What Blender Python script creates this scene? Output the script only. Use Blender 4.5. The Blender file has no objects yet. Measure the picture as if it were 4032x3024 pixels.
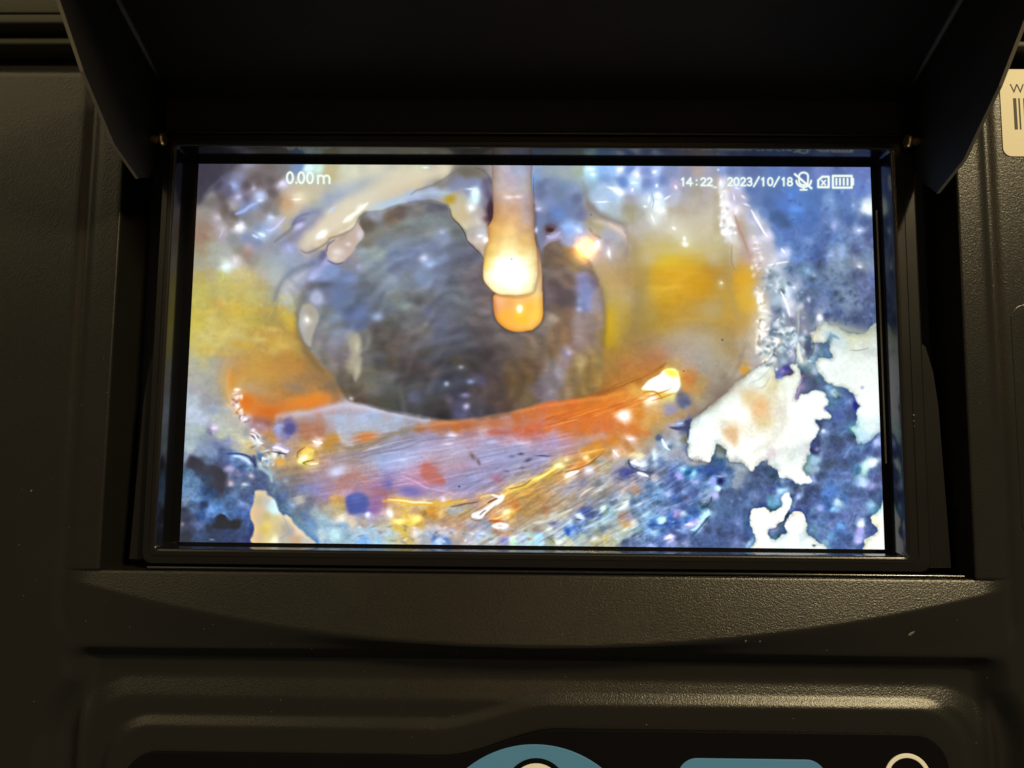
import bpy, bmesh, math
import numpy as np
from mathutils import Vector, Matrix

# ---------------------------------------------------------------- camera, world, lamps, exposure
sc = bpy.context.scene
CAM = np.array([-0.00232787, -0.02463501, 0.17307493]); EUL = (0.09868611, 0.01069749, 0.00937077); FPX = 3050.0
def rotm(e):
    a, b, c = e
    ca, sa, cb, sb, cc, s_ = math.cos(a), math.sin(a), math.cos(b), math.sin(b), math.cos(c), math.sin(c)
    return (np.array([[cc, -s_, 0], [s_, cc, 0], [0, 0, 1]]) @ np.array([[cb, 0, sb], [0, 1, 0], [-sb, 0, cb]])
            @ np.array([[1, 0, 0], [0, ca, -sa], [0, sa, ca]]))
RM = rotm(EUL)
camd = bpy.data.cameras.new('camera'); cam = bpy.data.objects.new('camera', camd); sc.collection.objects.link(cam)
camd.sensor_width = 36.0; camd.lens = FPX*36.0/4032.0; camd.clip_start = 0.005; camd.clip_end = 20.0
M = Matrix([list(RM[i])+[CAM[i]] for i in range(3)]+[[0, 0, 0, 1]]); cam.matrix_world = M
camd.dof.use_dof = True; camd.dof.focus_distance = 0.174; camd.dof.aperture_fstop = 36.0
sc.camera = cam
sc.view_settings.view_transform = 'Standard'; sc.view_settings.look = 'None'
sc.view_settings.exposure = 0.0; sc.view_settings.gamma = 1.0
w = bpy.data.worlds.new('World'); sc.world = w; w.use_nodes = True
w.node_tree.nodes['Background'].inputs[0].default_value = (1.0, 0.86, 0.60, 1); w.node_tree.nodes['Background'].inputs[1].default_value = 0.11
def lamp(name, loc, aim, size, power, col):
    l = bpy.data.lights.new(name, 'AREA'); l.shape = 'DISK'; l.size = size; l.energy = power; l.color = col
    o = bpy.data.objects.new(name, l); sc.collection.objects.link(o); o.location = loc
    o.rotation_euler = (Vector(aim)-Vector(loc)).to_track_quat('-Z', 'Y').to_euler()
    return o
lamp('ceiling_bulb', (0.137, 0.44, 1.49), (0.012, 0.022, 0), 0.018, 0.42, (1.0, 0.50, 0.11))
lamp('room_lamp', (0.76, 0.86, 1.08), (0.03, -0.04, 0), 0.18, 23.0, (1.0, 0.80, 0.44))
lamp('room_glow', (-0.85, 0.80, 0.9), (0, 0, 0), 0.8, 2.8, (1.0, 0.80, 0.42))
# ---------------------------------------------------------------- the picture shown on the display
# painted in numpy from colour points, outlines and strokes; ten 700x525 tiles of the picture, each
# with its own 0..2212 ruler, tile k at column k%4, row k//4
PX0, PY0, PX1, PY1 = 700.0, 630.0, 3500.0, 2180.0
CS = 0.5
CW, CH = int((PX1-PX0)*CS), int((PY1-PY0)*CS)
def G(k, x, y):
    if k >= 20:          # the same picture in four quarters, 1.58 ruler units to a photo pixel
        k -= 20; return ((700+1400*(k % 2)+x/1.58-PX0)*CS, (630+776*(k//2)+y/1.58-PY0)*CS)
    return ((700+700*(k % 4)+x/3.16-PX0)*CS, (620+525*(k//4)+y/3.16-PY0)*CS)
def hexc(h):
    return np.array([int(h[i:i+2], 16) for i in (0, 2, 4)], float)/255.0
def parse(txt):
    out = []
    for line in txt.strip().splitlines():
        k, rest = line.split('|')
        k = int(k)
        for t in rest.split():
            x, y, h = t.split(',')
            out.append((*G(k, float(x), float(y)), *hexc(h)))
    return np.array(out)
GEN = parse('''
0|300,130,35323e 500,130,3c3945 270,300,34313c 450,250,383544 280,450,403d48 700,130,5a5460 880,110,8a869a 900,150,6a6466 1100,150,68605f 1300,150,6e6a6c 1500,110,6880b0 1650,130,b8d8d8 1750,130,b0d0c8 1900,130,a8a078 2100,140,b8bca8 2200,200,c0c4b0
0|600,240,55546c 760,230,7a7c9c 950,250,5c5250 1150,280,5a5052 1000,330,5a4e4e 690,350,8a96c8 850,350,4c4248 1250,250,6a6060 1300,330,c0bcd8 1400,420,b0a090 1500,400,b4a88c 1700,400,a8a890 1900,220,a89c5c 1950,350,9ca4a0 2100,400,a0a8a4 2180,300,a8b0a8 350,400,3a3748 500,300,403d50
0|400,540,6c6864 380,470,827e80 550,500,554c50 620,420,55506a 750,490,9a98c0 840,500,5c566c 880,450,7a7080 950,390,9894a8 1020,500,a8b4d8 1150,450,5c5050 1250,550,7a6c60 1350,560,b89870 1480,520,e8e0d0 1480,620,c4b090 1600,500,b0b090 1700,600,98a090 1850,520,9098a8 2000,450,98a4b0 2150,450,b8b09c
0|700,600,908c90 600,620,5a504c 820,640,7484b8 950,590,8090c0 700,700,5a4c4c 850,750,70747c 1100,620,6a6464 1000,720,847c7c 1200,680,70706c 1160,740,b0c0dc 480,740,a49ca8 350,700,888078 330,850,8c7464 550,700,6c6058 560,880,a8a0a8 680,800,807870 770,860,e8e8f4 900,800,7c7c78 1000,850,7884a0 1100,870,8894c0 1250,790,a8a8d0 1350,850,a0946c 1400,700,b0a488 1550,700,7478a0 1700,700,7c84a8 1500,850,8888b8 1450,800,686488 1650,800,8884a0 1750,780,c0b09c 1900,720,c0b49c 2100,600,c8c0a8 2150,800,d8d0b8
0|300,1000,8c6c58 420,1000,948470 530,980,98909c 700,1000,7c8084 850,1000,7480a4 1040,960,b0ccec 1150,910,a8b8dc 1000,1050,707ca4 1200,1000,808494 1400,950,787070 1500,960,8c84a0 1600,950,b0a498 1800,950,e0dcd8 2000,850,ccc0a4 1750,1080,c8b498 1600,1080,b0a090 1880,980,c0b090
0|300,1150,908468 450,1120,949c90 600,1150,989c98 750,1150,807c70 870,1140,a08c94 1000,1120,8084a0 1200,1120,848894 1380,1120,9498c8 1430,1200,8c94b4 1600,1210,a09494 1700,1200,8c8890 1800,1230,5c5c80
0|280,1300,94907c 450,1300,989c90 600,1360,c8dce0 720,1280,c0bcc0 850,1220,8c6c54 950,1280,888478 1100,1300,8c9494 1250,1300,8c9aa8 1400,1280,8c98b0 1550,1280,8490a8 1700,1300,7078a0
0|280,1500,a89850 400,1450,a4946c 560,1480,b0b060 600,1580,b0a054 750,1450,bcae70 900,1500,b8a868 1050,1420,a89c8c 1180,1500,a0a8a0 1200,1400,98a0a0 1400,1400,8490a4 1500,1500,8488a8 1400,1600,908c98 300,1620,b0a450 800,1620,b8a658 1050,1620,a89458 1250,1600,9ca09c
1|100,180,a8aca0 250,150,c0bca0 500,180,b8b49c 800,180,b8bca0 1100,150,c4bca0 100,350,a4a898 350,350,b0a890 600,300,b4a88c 750,340,bca888 500,430,a8a890 250,500,98a8b0 450,530,8ca0b8 700,500,8890b8 150,560,b0b4a8 60,620,d0d0c8 200,620,a0acb0 50,700,b0b09c 850,430,7c7c90 1000,430,8890b4
1|1200,280,6c6864 1350,180,6c6858 1500,180,706c60 1300,280,707894 1450,300,707aa4 1050,330,787470 1200,400,7880a8 1400,420,8488a0 1600,400,707098 1650,300,5c5868 1650,500,5c5070 1680,620,402838 1670,760,4a2c34 1600,530,7c7c90 1480,430,d0f0f8 1480,500,c0e0e8 1430,620,d8dcdc 1190,520,a88c30 1100,480,989888 1300,500,a09c88 1250,620,b0a480 1320,720,b4a470 1450,700,a4a08c 1550,700,a0989c 1400,850,bcb494 1550,850,aca4a0 1560,980,c8ccd4 1620,1030,f0e8ec 1450,1000,aca094 1550,1130,a89484
1|1750,200,a0908c 1850,150,a8a0b0 2000,180,8c98b4 2150,150,9498b4 2190,270,6890d0 1800,350,a89c98 1950,300,a898a8 2100,350,9c9ca0 1780,500,b09484 1900,500,b8a498 2020,500,c8b8b4 1800,650,b88c60 1950,650,b89070 2150,600,988890
2|60,200,7c94c0 150,180,8490a4 400,180,8c98a0 550,180,90a090 700,150,b8d8e8 740,220,90c8e0 870,150,80a8e0 970,140,88b0e8 1080,150,c0d4ec 1200,160,6880c8 1300,220,d0d8f0 1400,180,7080c0 1500,180,a8c0f0 1700,180,7884b0 1900,200,8484a0 2050,150,a09088 2150,180,9c94a4
2|900,260,7090c8 1100,300,5878c0 1250,310,b0d8f0 1400,330,6478b8 1600,270,6474b0 700,350,88a0b8 900,380,98b0d0 1050,430,e0f0f4 1230,400,a0b0e0 1500,380,90a8dc 1750,370,b0a0c4 1650,430,8898c8 1850,430,8c8890 2050,430,989080 2150,400,a09898
2|100,330,5c6890 200,350,707ea4 400,350,6c80a4 500,380,7c88b0 100,450,606890 300,450,687898 550,500,5c6488 60,640,9098b8 200,530,7480b0 300,700,5c7cc0 450,600,6474a0 200,780,5c6c98 100,800,6878a0 450,880,80a4e4 550,920,98b4e4 600,700,606894 600,980,7080b8 210,900,482c30 250,980,a09cc4 100,950,6c708c 50,700,686c98
2|720,500,98b0c8 850,560,a8c0dc 1000,480,90b0d8 1000,650,98acb8 1000,740,9cacb4 1200,500,908c98 1200,640,908870 1200,720,989070 1440,530,b0c4d8 1550,480,c8e0ec 1540,570,d0e4ec 1580,660,e8f4f4 1400,610,a8b0b8 1480,700,b8c0bc 1510,790,d0dce0 1350,720,989488 1700,500,a0a4b4 1800,460,a8b4c8 1700,680,a0907c 1850,680,9c8c78 2000,650,a89c8c 2150,600,a49c90 1900,550,a49c98
2|700,640,847c7c 740,800,90886c 800,870,a09868 900,780,9c9080 1000,860,b8a89c 1100,940,b8a8a0 1250,900,a49c98 1400,850,a8a4a4 1600,860,b4b0b0 1750,880,e8ecec 1900,800,b8b0a0 2100,800,b4ac98 2180,900,b8ac94 750,1000,807474 950,960,8c98b4 1050,1020,9ca0b0 900,1060,80788c 800,1075,d0d0e8 950,1180,ccc8cc 1100,1080,8c8074 1250,1000,a89c84 1450,1000,a8986c 1650,1000,a89868 1880,1060,f0fcf8 1750,1060,a49c70 2050,1050,a89c78 2180,1120,b0a480
2|650,1100,847c84 850,1200,9c8c90 1000,1200,a09088 1150,1250,988474 1300,1200,a08c50 1500,1180,b09c50 1600,1200,b8a038 1600,1300,b89418 1800,1250,b4962c 1950,1200,b4983c 2100,1250,a88c40 900,1350,a48c6c 1050,1400,a88c5c 1200,1400,988050 1350,1350,987c40 1500,1400,b88c18 1750,1400,c08c10 1950,1400,b8880c 2150,1450,b07410 950,1550,b09050 1150,1550,a88450 1350,1600,947838 1550,1580,b88c10 1650,1620,d8a820 1900,1600,c08c18 2150,1620,b07c10 800,1480,a08868
3|30,180,8890b0 100,150,7c90d0 250,170,6070a8 500,160,5868a0 800,170,5470b0 1100,170,5060a0 1400,170,6878b8 1600,160,5464a0 1850,180,6070b4 50,300,a8a0b0 120,300,c8c8dc 200,380,b0a0a0 300,380,a8b0e0 500,400,5068a8 800,420,4c68a8 1000,480,4c74c4 1300,450,4c6cb0 1600,450,5470b4 1850,400,6078c0
3|50,500,a09488 150,430,e0e4d8 180,560,e8e8f4 280,500,a8a0c0 400,520,a0a0b8 520,560,5470b0 700,550,44609c 900,580,4a70c0 1050,640,5484d8 1300,600,4c70b8 1480,530,7090c8 1700,600,5470b0 1760,590,7890c8 1930,620,d0e0e0 40,700,b0a898 180,700,d8d4d8 230,830,e8f0f4 310,670,e4dce4 400,720,a8a098 500,720,8898c8 380,850,a88c70 560,760,e0e4f8 650,700,5878b8 800,720,3e5890 900,780,3c5488 1050,750,4870c0 1250,750,4868b0 1450,800,6078b4 1530,850,8898d0 1700,750,4860a0 1900,800,4c5c94
3|60,900,a8a074 180,920,d8dce8 260,1030,e8ece8 400,950,a88c80 500,900,a8a8a8 600,900,98a0b8 680,970,e0dcf4 800,900,5070b8 950,950,4c68b0 1200,900,4c6cb4 1220,1040,6c88c8 1450,950,4860a0 1600,1000,6484c8 1840,910,a0b0e0 1780,1010,7080b4 1950,950,545c90 80,1100,a09858 230,1150,a89c64 350,1050,a8a098 450,1150,a08480 560,1060,d0d0d8 560,1140,d8d4e0 700,1100,98a0b0 850,1050,5878c0 900,1170,c0ccf0 1050,1100,4c6cb0 1080,1240,6080c8 1300,1100,4860a4 1400,1200,485890 1480,1220,90a0d0 1620,1180,8098cc 1800,1150,545c90 1900,1250,7080a8
3|80,1300,988048 200,1280,a08858 350,1250,a89070 480,1220,a07870 570,1280,c8b8b0 620,1180,a8a0a4 770,1330,d8d8e0 900,1320,a8b0c8 970,1380,586c98 1150,1400,7090b8 1350,1320,404c6c 1300,1250,485ca4 1500,1400,70809c 1620,1300,8090b0 1850,1350,b0b8b8 1780,1300,8088a0 1800,1450,545c88 1950,1500,6870a8 40,1430,a06010 150,1450,907040 350,1420,c89420 430,1500,d09c18 300,1550,b88420 500,1600,c89838 130,1570,b08c50 600,1450,a89070 600,1600,a09088 720,1450,a0b0b8 850,1550,a0b8c4 860,1610,d8e8f0 700,1600,a8b8c0 1000,1500,7884a8 1030,1620,a8b4d0 1200,1550,6070a0 1350,1600,6478a8 1600,1500,64749c 1700,1600,64749c 1900,1620,686ea4
4|270,100,b0a850 500,80,a4a060 750,100,a8a054 950,60,a4a468 1150,80,a0a078 1200,50,888880 1350,100,9ca49c 1400,200,9ca484 280,250,a89c40 450,250,a89858 620,220,b0943c 760,170,c0a030 780,230,c8a838 1000,250,a89c40 1150,250,8c7c4c 1200,300,8c7c50 1320,280,a8a058 1370,340,c0a038 1430,400,c8a030 250,400,c0b040 450,420,bcac54 650,360,bca84c 900,380,b09c40 950,420,bca844 1150,350,98843c 1300,420,94783c 1420,490,a07828 300,600,b0a45c 230,640,c0b04c 400,560,b8ac70 600,520,b8a858 800,570,c8b46c 700,650,b09c58 950,520,a08438 1000,560,9c7c3c 1200,500,b49c48 1250,600,ac8840 1350,580,b89448 1460,630,b89848 1500,560,8c6c38 250,750,a0a070 450,720,a09c68 700,760,a8905c 900,680,b08c38 1100,650,a88044 1100,780,b48838 1300,720,b08438 1480,780,a88438 1550,750,8c7444
4|230,900,a0a090 310,880,b4ac70 450,880,98988c 600,880,a09080 720,850,b08454 900,850,b48c3c 1100,900,b48434 1350,850,ac7428 1500,900,a46c24 1430,980,b87c38 1600,900,8c6c34 1700,950,8c6838 200,1050,9c9c94 400,1050,989c90 550,1020,948c7c 640,1000,b47838 700,1100,c47c18 900,1050,b88830 1150,1050,b48434 1400,1080,a07c48 1600,1050,8c6c48 1750,1080,886440 1900,1100,8c6c44
4|200,1250,9894a0 350,1200,949490 500,1200,8c8c88 580,1250,a89050 650,1180,d09430 740,1230,f0d098 850,1160,a88c58 950,1180,a48868 1050,1220,a88858 1200,1200,a87c38 1400,1200,947050 1500,1230,7c6048 1600,1200,9c7440 1800,1180,90683c 1950,1250,806040 180,1350,a0b0b8 350,1350,888890 500,1350,888c90 600,1350,988868 680,1400,e0b8a0 720,1410,f8f0ec 760,1460,f0e8d0 850,1350,c87018 1000,1370,c07020 1200,1320,a87440 1350,1280,b87428 1500,1330,c87c20 1700,1320,d08418 1850,1350,c4742c 1950,1380,9c5c2c
4|200,1500,a8b4c8 300,1600,a8b4cc 450,1480,8c98b4 600,1500,949c9c 700,1500,b89868 850,1450,c47420 1000,1450,c8782c 1150,1530,b86010 1250,1450,b87028 1450,1450,c08430 1650,1430,cc7430 1750,1480,b06858 1900,1450,a8888c 500,1600,a0a8a0 720,1600,a09c98 850,1580,b8b4d8 1000,1600,8c5848 1100,1620,905448 1300,1540,a09098 1500,1540,a49ca0 1350,1620,60548c 1650,1560,9c98b0 1850,1550,9ca0b8 2000,1450,a09cb0 2150,1430,a098a4 2000,1600,94a8cc 1800,1620,a07c6c
5|50,1480,a098a8 200,1560,90a0c0 100,1600,a0b0dc 400,1540,9894a0 520,1570,98a8c8 700,1600,8c8c9c 850,1610,9898a4 1100,1640,986040 1300,1640,a86038 1500,1620,a07060 1700,1600,a06850 2000,1560,b85c28 2150,1500,c06428 1900,1640,9c8ca0 2100,1620,b07060
6|900,100,988868 1000,200,b09030 1050,130,b09c40 1150,60,a49474 1300,100,988468 1450,50,a88830 1600,130,c89410 1800,100,c08c10 2100,80,b88418 950,350,b08820 1100,300,ac8c28 1250,250,988048 1400,250,947830 1550,280,a47c10 1700,250,b48410 1900,250,b08428 2100,280,a88838 950,500,a07c0c 1050,450,a88418 1200,480,947838 1350,500,8c7038 1500,450,9c7c18 1650,480,a88430 1850,450,a48440 2100,500,9c8048 940,620,a88410 1100,650,a07c28 1300,650,907040 1450,620,98784c 1650,650,98846c 1850,600,9c8868 2100,650,98907c
6|950,750,9c7430 1150,750,987034 1300,800,9c7040 1500,800,a07050 1600,830,b06038 1700,750,988070 1850,750,988c88 2100,800,989490 900,900,987434 1050,880,a07438 1100,930,a86430 1250,920,b07038 1450,930,b46c34 1600,920,a05828 1700,900,a8885c 1900,900,a09490 2100,950,949088 850,1080,8c6834 1000,1000,986828 1200,1000,b47430 1350,1030,b86c20 1500,1000,985018 1650,1000,d8cc30 1750,1050,e4cc38 1880,1050,c47028 1950,1100,c06c28 2100,1150,a08858
6|900,1170,9c6424 1100,1130,a86c28 1300,1110,a86018 1450,1080,a86820 1550,1120,f0fff8 1700,1180,f0fcf4 1450,1200,f0f8e0 1900,1180,c88430 2050,1200,b08440 850,1250,945828 1100,1200,b46c20 1250,1250,e0a840 1400,1270,d89428 1450,1340,f8f8e8 1600,1300,d8b858 1700,1270,e8e078 1850,1300,686470 1900,1400,5c6078 1850,1370,64688c 1700,1480,888098 2050,1350,a08c64 2180,1350,90806c
6|700,1330,b06020 900,1320,d07418 1100,1300,d87c20 1250,1330,d08028 500,1380,c85c20 200,1420,c46030 100,1480,c06030 300,1500,cc6828 600,1450,d06c14 850,1430,d8701c 1050,1430,d87420 1300,1420,d08430 1500,1450,cca060 100,1600,b07070 400,1580,cc6420 700,1550,d86818 900,1550,d46c20 1130,1560,fff8f0 1300,1550,d07c20 1500,1580,c48c40 1650,1600,b08c50 1750,1560,b08850 1850,1550,a08050 1950,1480,a07c5c 1830,1640,8090c8 1920,1640,505888 2100,1420,989080
7|100,150,a88428 300,50,c89418 450,150,d4a018 580,30,d8c8a0 650,80,a08878 100,350,b08824 300,300,b08828 420,350,b89030 550,300,b4986c 620,150,d8ccb4 660,280,e0e0d0 100,500,a48038 250,500,987838 400,450,b08848 500,500,b09c7c 630,420,d0ccc0 620,510,d8d4cc 100,700,a09068 200,700,987c48 300,750,947c54 400,650,9c8c74 550,620,b8ac90 100,900,98907c 200,950,908470 350,850,98886c 500,780,a89c90 400,970,c09040 550,880,a09898 60,1100,908878 150,1100,807060 280,1050,a09888 30,1250,887868 60,1300,6c6058
7|760,30,7884a0 850,100,98b4c8 900,50,d0dce8 950,180,d8dce8 980,300,d8d0e8 800,250,606890 900,270,7088b0 850,400,808494 950,420,848c98 1000,380,504c70 800,500,64709c 840,540,5064a0 900,520,8cb0b4 1000,560,a0c8d0 1050,640,b8d4e0 730,450,8888a0 720,620,b8b8b4 880,640,90a8b0 680,700,c8d0cc 750,700,a0acac 800,780,748098 900,720,6880a0 980,750,8c88b0 700,800,c4c4b4 850,880,8490a4 900,1000,6858a8 940,980,5048a0 1000,1030,5a4860 870,1080,686cb0 780,920,a0aca8
7|1100,50,586890 1150,150,60689c 1300,100,5c6c98 1380,110,7880b8 1500,60,586898 1080,250,a8b0b0 1180,230,7478a4 1250,180,5c689c 1350,300,d8dcec 1350,350,e0e4ec 1250,350,54647c 1150,380,707090 1500,250,505c8c 1650,50,8090b0 1700,150,7c88ac 1700,280,7484a4 1850,180,7884b0 1950,100,585f8c 1950,280,4c5888 1600,350,485480 1800,420,485480 1980,430,585f84 1450,330,505c8c 1800,340,465080
7|1080,450,8c8c94 1150,500,787484 1200,620,46607c 1200,720,4c5478 1100,640,a0b0c0 1090,780,c8d0c4 1280,700,a0a8bc 1380,700,4c6488 1450,780,5c7ca8 1350,760,7090b0 1300,830,80a0c0 1130,900,a8b4b0 1150,960,60889c 1280,980,a8bccc
7|1150,1050,485078 1250,1150,4c5480 1350,1100,4c6888 1380,1200,505c88 1150,1270,545878 1450,1220,7090b8 1550,1270,98b8c4 1600,1250,4c6498 1720,1280,44548c 1600,1400,4868a8 1730,1390,7088d0 1790,1430,2c2c98 1600,1550,4858a0 1500,1400,5474a0 1750,1500,485890 1700,1600,485c94 1080,1200,9080a8 1060,1300,9080a8
8|200,100,98a8ac 170,200,94a4ac 300,60,94a8a0 400,80,686884 460,50,c0b4d0 600,80,a4ac9c 550,130,a8b098 750,80,a8a898 700,150,b0b09c 800,200,c8c0a0 880,260,c0a868 820,320,b4ac80 900,350,b8a070 850,120,8c8c8c 150,300,98a8b0 350,150,7c8c98 300,300,7c8cac 380,340,8090b4 500,250,64709c 600,230,8088ac 700,280,9c9c98 260,370,8494b4 450,350,7888b0 550,340,40507c 650,360,485c94 120,420,8890ac
8|200,450,2e3040 180,520,2e3444 300,500,343640 350,480,6478a0 420,460,506088 450,560,3c3c48 550,450,485480 600,420,505c98 690,400,80a8e0 800,430,90a8e4 880,480,a0c0e8 700,480,5068b0 640,540,9890b8 580,520,4c487c 800,530,4464a8 920,450,3c3c64 900,550,6480b0 1000,500,7c90b0 940,620,485078 910,650,9c98b4 750,620,6c6ca0 800,650,54649c 700,680,505c88 850,700,3c4464 1000,680,48548c 950,720,444a74 640,740,9c94a0 840,750,94a4c4 1080,640,505c88 1150,600,90a4b0 1170,680,7c90a8 1080,720,485480
8|250,600,2e3a54 150,620,5878a0 120,750,6484b0 230,700,5878a8 350,650,2c3c5c 500,600,30303c 520,700,332f36 530,820,343444 420,700,343c50 600,800,384468 300,850,3c5c94 120,850,6884b4 110,950,7484a8 220,920,6080b4 350,850,30508c 450,850,304a80 700,800,4c6090 900,800,485888 700,880,6078a8 650,950,48649c 850,900,4c5c98 800,980,7088cc 860,1000,7080b8 300,1000,2c4478 100,1080,30364c 180,1050,546c9c 420,1080,688cd0 480,1030,5888d0 550,1080,5074b4 650,1120,4c6cac 700,1100,4060a0 800,1080,4864b0 120,1200,2c3048 60,1250,404250 180,1250,4c5078 260,1250,5868a0 400,1130,5070b4 300,1150,2c4c90 450,1180,34508c 550,1180,2c3448 550,1250,24262e 700,1230,24262c 400,1300,283044 850,1200,48609c 900,1150,48609c 750,1350,34406c 870,1350,38467c 600,1350,2c3c6c 500,1400,2c3858 250,1400,34446c 120,1400,282c38 900,1430,34386c
8|950,140,d8dce0 1000,200,c8ccd0 1050,50,a87c80 1130,120,b47c48 1150,160,a87430 1000,30,b8a0b0 1250,60,8088c0 1400,50,54508c 1350,130,606098 1300,150,8c80a0 1200,200,a87c50 1070,200,a89c90 1600,50,a06850 1750,80,a0644c 1600,150,a06848 1740,220,f8e4e8 1450,200,a08478 1380,230,a88c78 1100,270,807c7c 1230,290,b8b4e8 1330,330,b4a8ec 1100,330,a4a8b8 1030,390,5878a8 1110,460,b8c4c8 1200,400,b8b49c 1280,470,c89848 1400,470,b49460 1450,300,a88460 1350,380,988060
8|1550,330,c89030 1620,320,d8b040 1560,430,f0e8a8 1620,400,d8c868 1550,480,d0b840 1700,490,e8c088 1700,350,b48834 1850,250,a87420 1950,180,b88028 1900,320,a07c38 2050,260,a08c7c 2100,100,98a0b4 2000,50,9cb0d0 2150,200,a09ca4 1900,60,a094a4 2180,280,947c68 1200,550,9c845c 1350,550,8c745c 1500,560,8c6c50 1250,650,7c7470 1400,700,6c6664 1340,700,80808c 1500,680,746868 1200,780,5c7090 1300,800,5c6478 1550,780,7880b4 1600,650,8c7480 1700,620,8c7c9c 1700,800,7c7cb8 1850,680,a08078 1960,590,b0acc8 1900,440,a08ca0 2050,400,9c8c90 1800,480,a0786c 1950,780,987898 2100,720,a86c60 2000,750,a87060 2150,550,a07c78 2180,650,a88480 1850,880,9078b0 2100,850,a888b0
8|1300,900,506498 1450,850,60647c 1520,940,9c9894 1440,1020,7c8ca8 1650,950,686478 1750,920,887490 1600,1050,64708c 1500,1080,5c6878 1800,1000,887c74 1940,930,c89858 2000,960,c89438 2050,1000,b8944c 2150,950,5c58a0 2180,1050,4c4c90 1350,1050,5c78a0 1550,1150,6078b0 1700,1080,90a0a8 1850,1060,a09c88 1800,1150,90acb8 2000,1050,a89868 2050,1150,d8d0bc 2150,1200,c8b8a0 1500,1200,6c8490 1650,1250,6890c0 1850,1250,88a8c0 2050,1250,88a8c8 1650,1350,7090b4 1800,1380,a8c0c8 1950,1360,a8d0d8 2100,1400,88a8bc 1700,1440,6088c4 1850,1440,8ca4bc 1580,1320,6c88a8
9|50,150,a88474 150,160,c08050 100,40,a0b0c0 250,80,98a4b8 50,60,94a4b4 350,60,9cacc4 500,60,98a0b0 280,180,94847c 400,120,807878 600,100,7c7474 100,250,98745c 50,300,8c7464 200,270,9c9c98 350,240,8c8c94 500,160,98949c 650,160,847c80 800,40,946040 1000,40,a06434 1250,40,b85c14 1400,60,a85828 900,100,9484a4 1100,90,a06858 1200,140,b8b4d4 1400,110,8c6878 1600,50,b8a8b8 1700,110,b05848 1850,60,a87078 2000,60,c05838 2150,80,c85028 2000,140,b07078 2150,170,b06050
9|100,370,9898a0 30,420,7c746c 250,330,7c7c98 400,290,9498b8 550,230,8c80a0 700,240,8c94c0 850,200,9c9cc4 950,140,8c80ac 1150,240,b8b0c4 1000,240,8c84a4 1300,220,9c849c 1450,260,ac90a4 1600,220,9c98bc 1800,200,a07880 1700,220,9c9cc8 2000,240,a8a4c8 2150,220,b8b0c8 150,450,8c9cb8 300,420,88a4d4 400,440,94a8d8 550,350,94a8d4 600,450,a0acd0 750,360,9ca4cc 800,440,a494b4 1000,300,a09cac 1050,300,907c84 1250,320,a0a8c8 1200,400,a08c98 1600,360,9090b4 1800,340,9090b8 2000,340,8c94c0 2100,400,8c8cb4
9|50,550,a08488 200,550,a88884 100,700,a87c7c 250,650,987890 350,500,8c94c0 400,600,908cc4 550,550,a090b4 700,560,ac84a0 900,560,b46450 950,600,b46458 860,640,b06868 1050,720,a86c78 1100,540,a498b0 1200,500,a88894 1350,500,a87c84 1300,600,9484a4 1500,550,9080a4 1600,500,9488b0 1750,550,8884b0 1900,500,8c90c0 2150,650,8c84a0 1760,680,a07080 1900,680,8880ac 2050,680,9490a8
9|100,820,9c7494 250,780,906c98 400,740,685ca4 350,850,88606c 250,880,a87470 380,900,a07060 500,750,9c78a0 600,700,b08cb0 750,780,a484b0 700,830,7468a8 600,850,8070b4 850,720,a8708c 900,850,8c78b0 1050,880,9480b4 1100,800,b08cb0 1200,720,8878a8 1300,780,7c80b0 1250,900,a07c90 1450,700,8090bc 1500,800,807ca8 1400,850,8c80a4 1600,700,8884b0 1700,800,8888ac 60,960,4454a0 30,1050,4c5ca4 100,900,5868a8 130,1080,4c50a4 150,1120,b8bcec 250,1000,885c80 200,1060,90609c 300,980,a87074
9|400,950,d8a458 550,970,e0b048 700,980,e0b868 850,985,e8d898 500,1020,c09460 600,1000,e0c058 750,1050,b8906c 1000,1000,d8b048 1090,940,d0c0c8 1150,980,d8a838 1300,960,d0b490 1300,1000,8c744c 1450,980,907c74 1450,940,ac8088 950,1040,c88c28 950,1120,b87c28 850,1120,986c38 1060,1110,d0a860 1200,1050,8ca0a8 1300,1060,8c98a8 1400,1080,a8946c 1350,1150,b88c4c 1200,1180,b08c60 1080,1180,a07c60 1550,900,c89048 1600,930,b89464 1900,900,d0a050 1950,820,d8b448 2050,800,d8b040 2150,740,d8a440 2000,870,c08c40 1950,950,b87430 2000,1020,c07028 2100,950,a88450 2150,850,c48c38 2180,700,d0a84c 1850,1030,b88c70 1800,1100,c8a478 1880,1090,e8d088 1950,1110,d09c40 1750,1170,d89850 1750,1210,b86840 2100,1100,b08848 2150,1000,b08850 2050,1180,a88c6c
9|100,1200,a09484 250,1150,a898a0 350,1100,c8b4a8 420,1100,e0d8cc 300,1220,a8a08c 500,1120,c09c60 600,1120,d0ac4c 550,1210,e8d070 750,1180,f0d868 680,1220,e0c048 800,1230,c09438 900,1200,a48468 500,1270,c8a850 620,1300,c8ac40 640,1400,c0a450 700,1350,b89c70 750,1360,d8d4d0 400,1350,a8bcc4 200,1330,98b4c8 60,1340,a0b8c8 100,1430,74a8e0 300,1440,8cb8d8 450,1430,a8b8a8 550,1440,b8b08c
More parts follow.
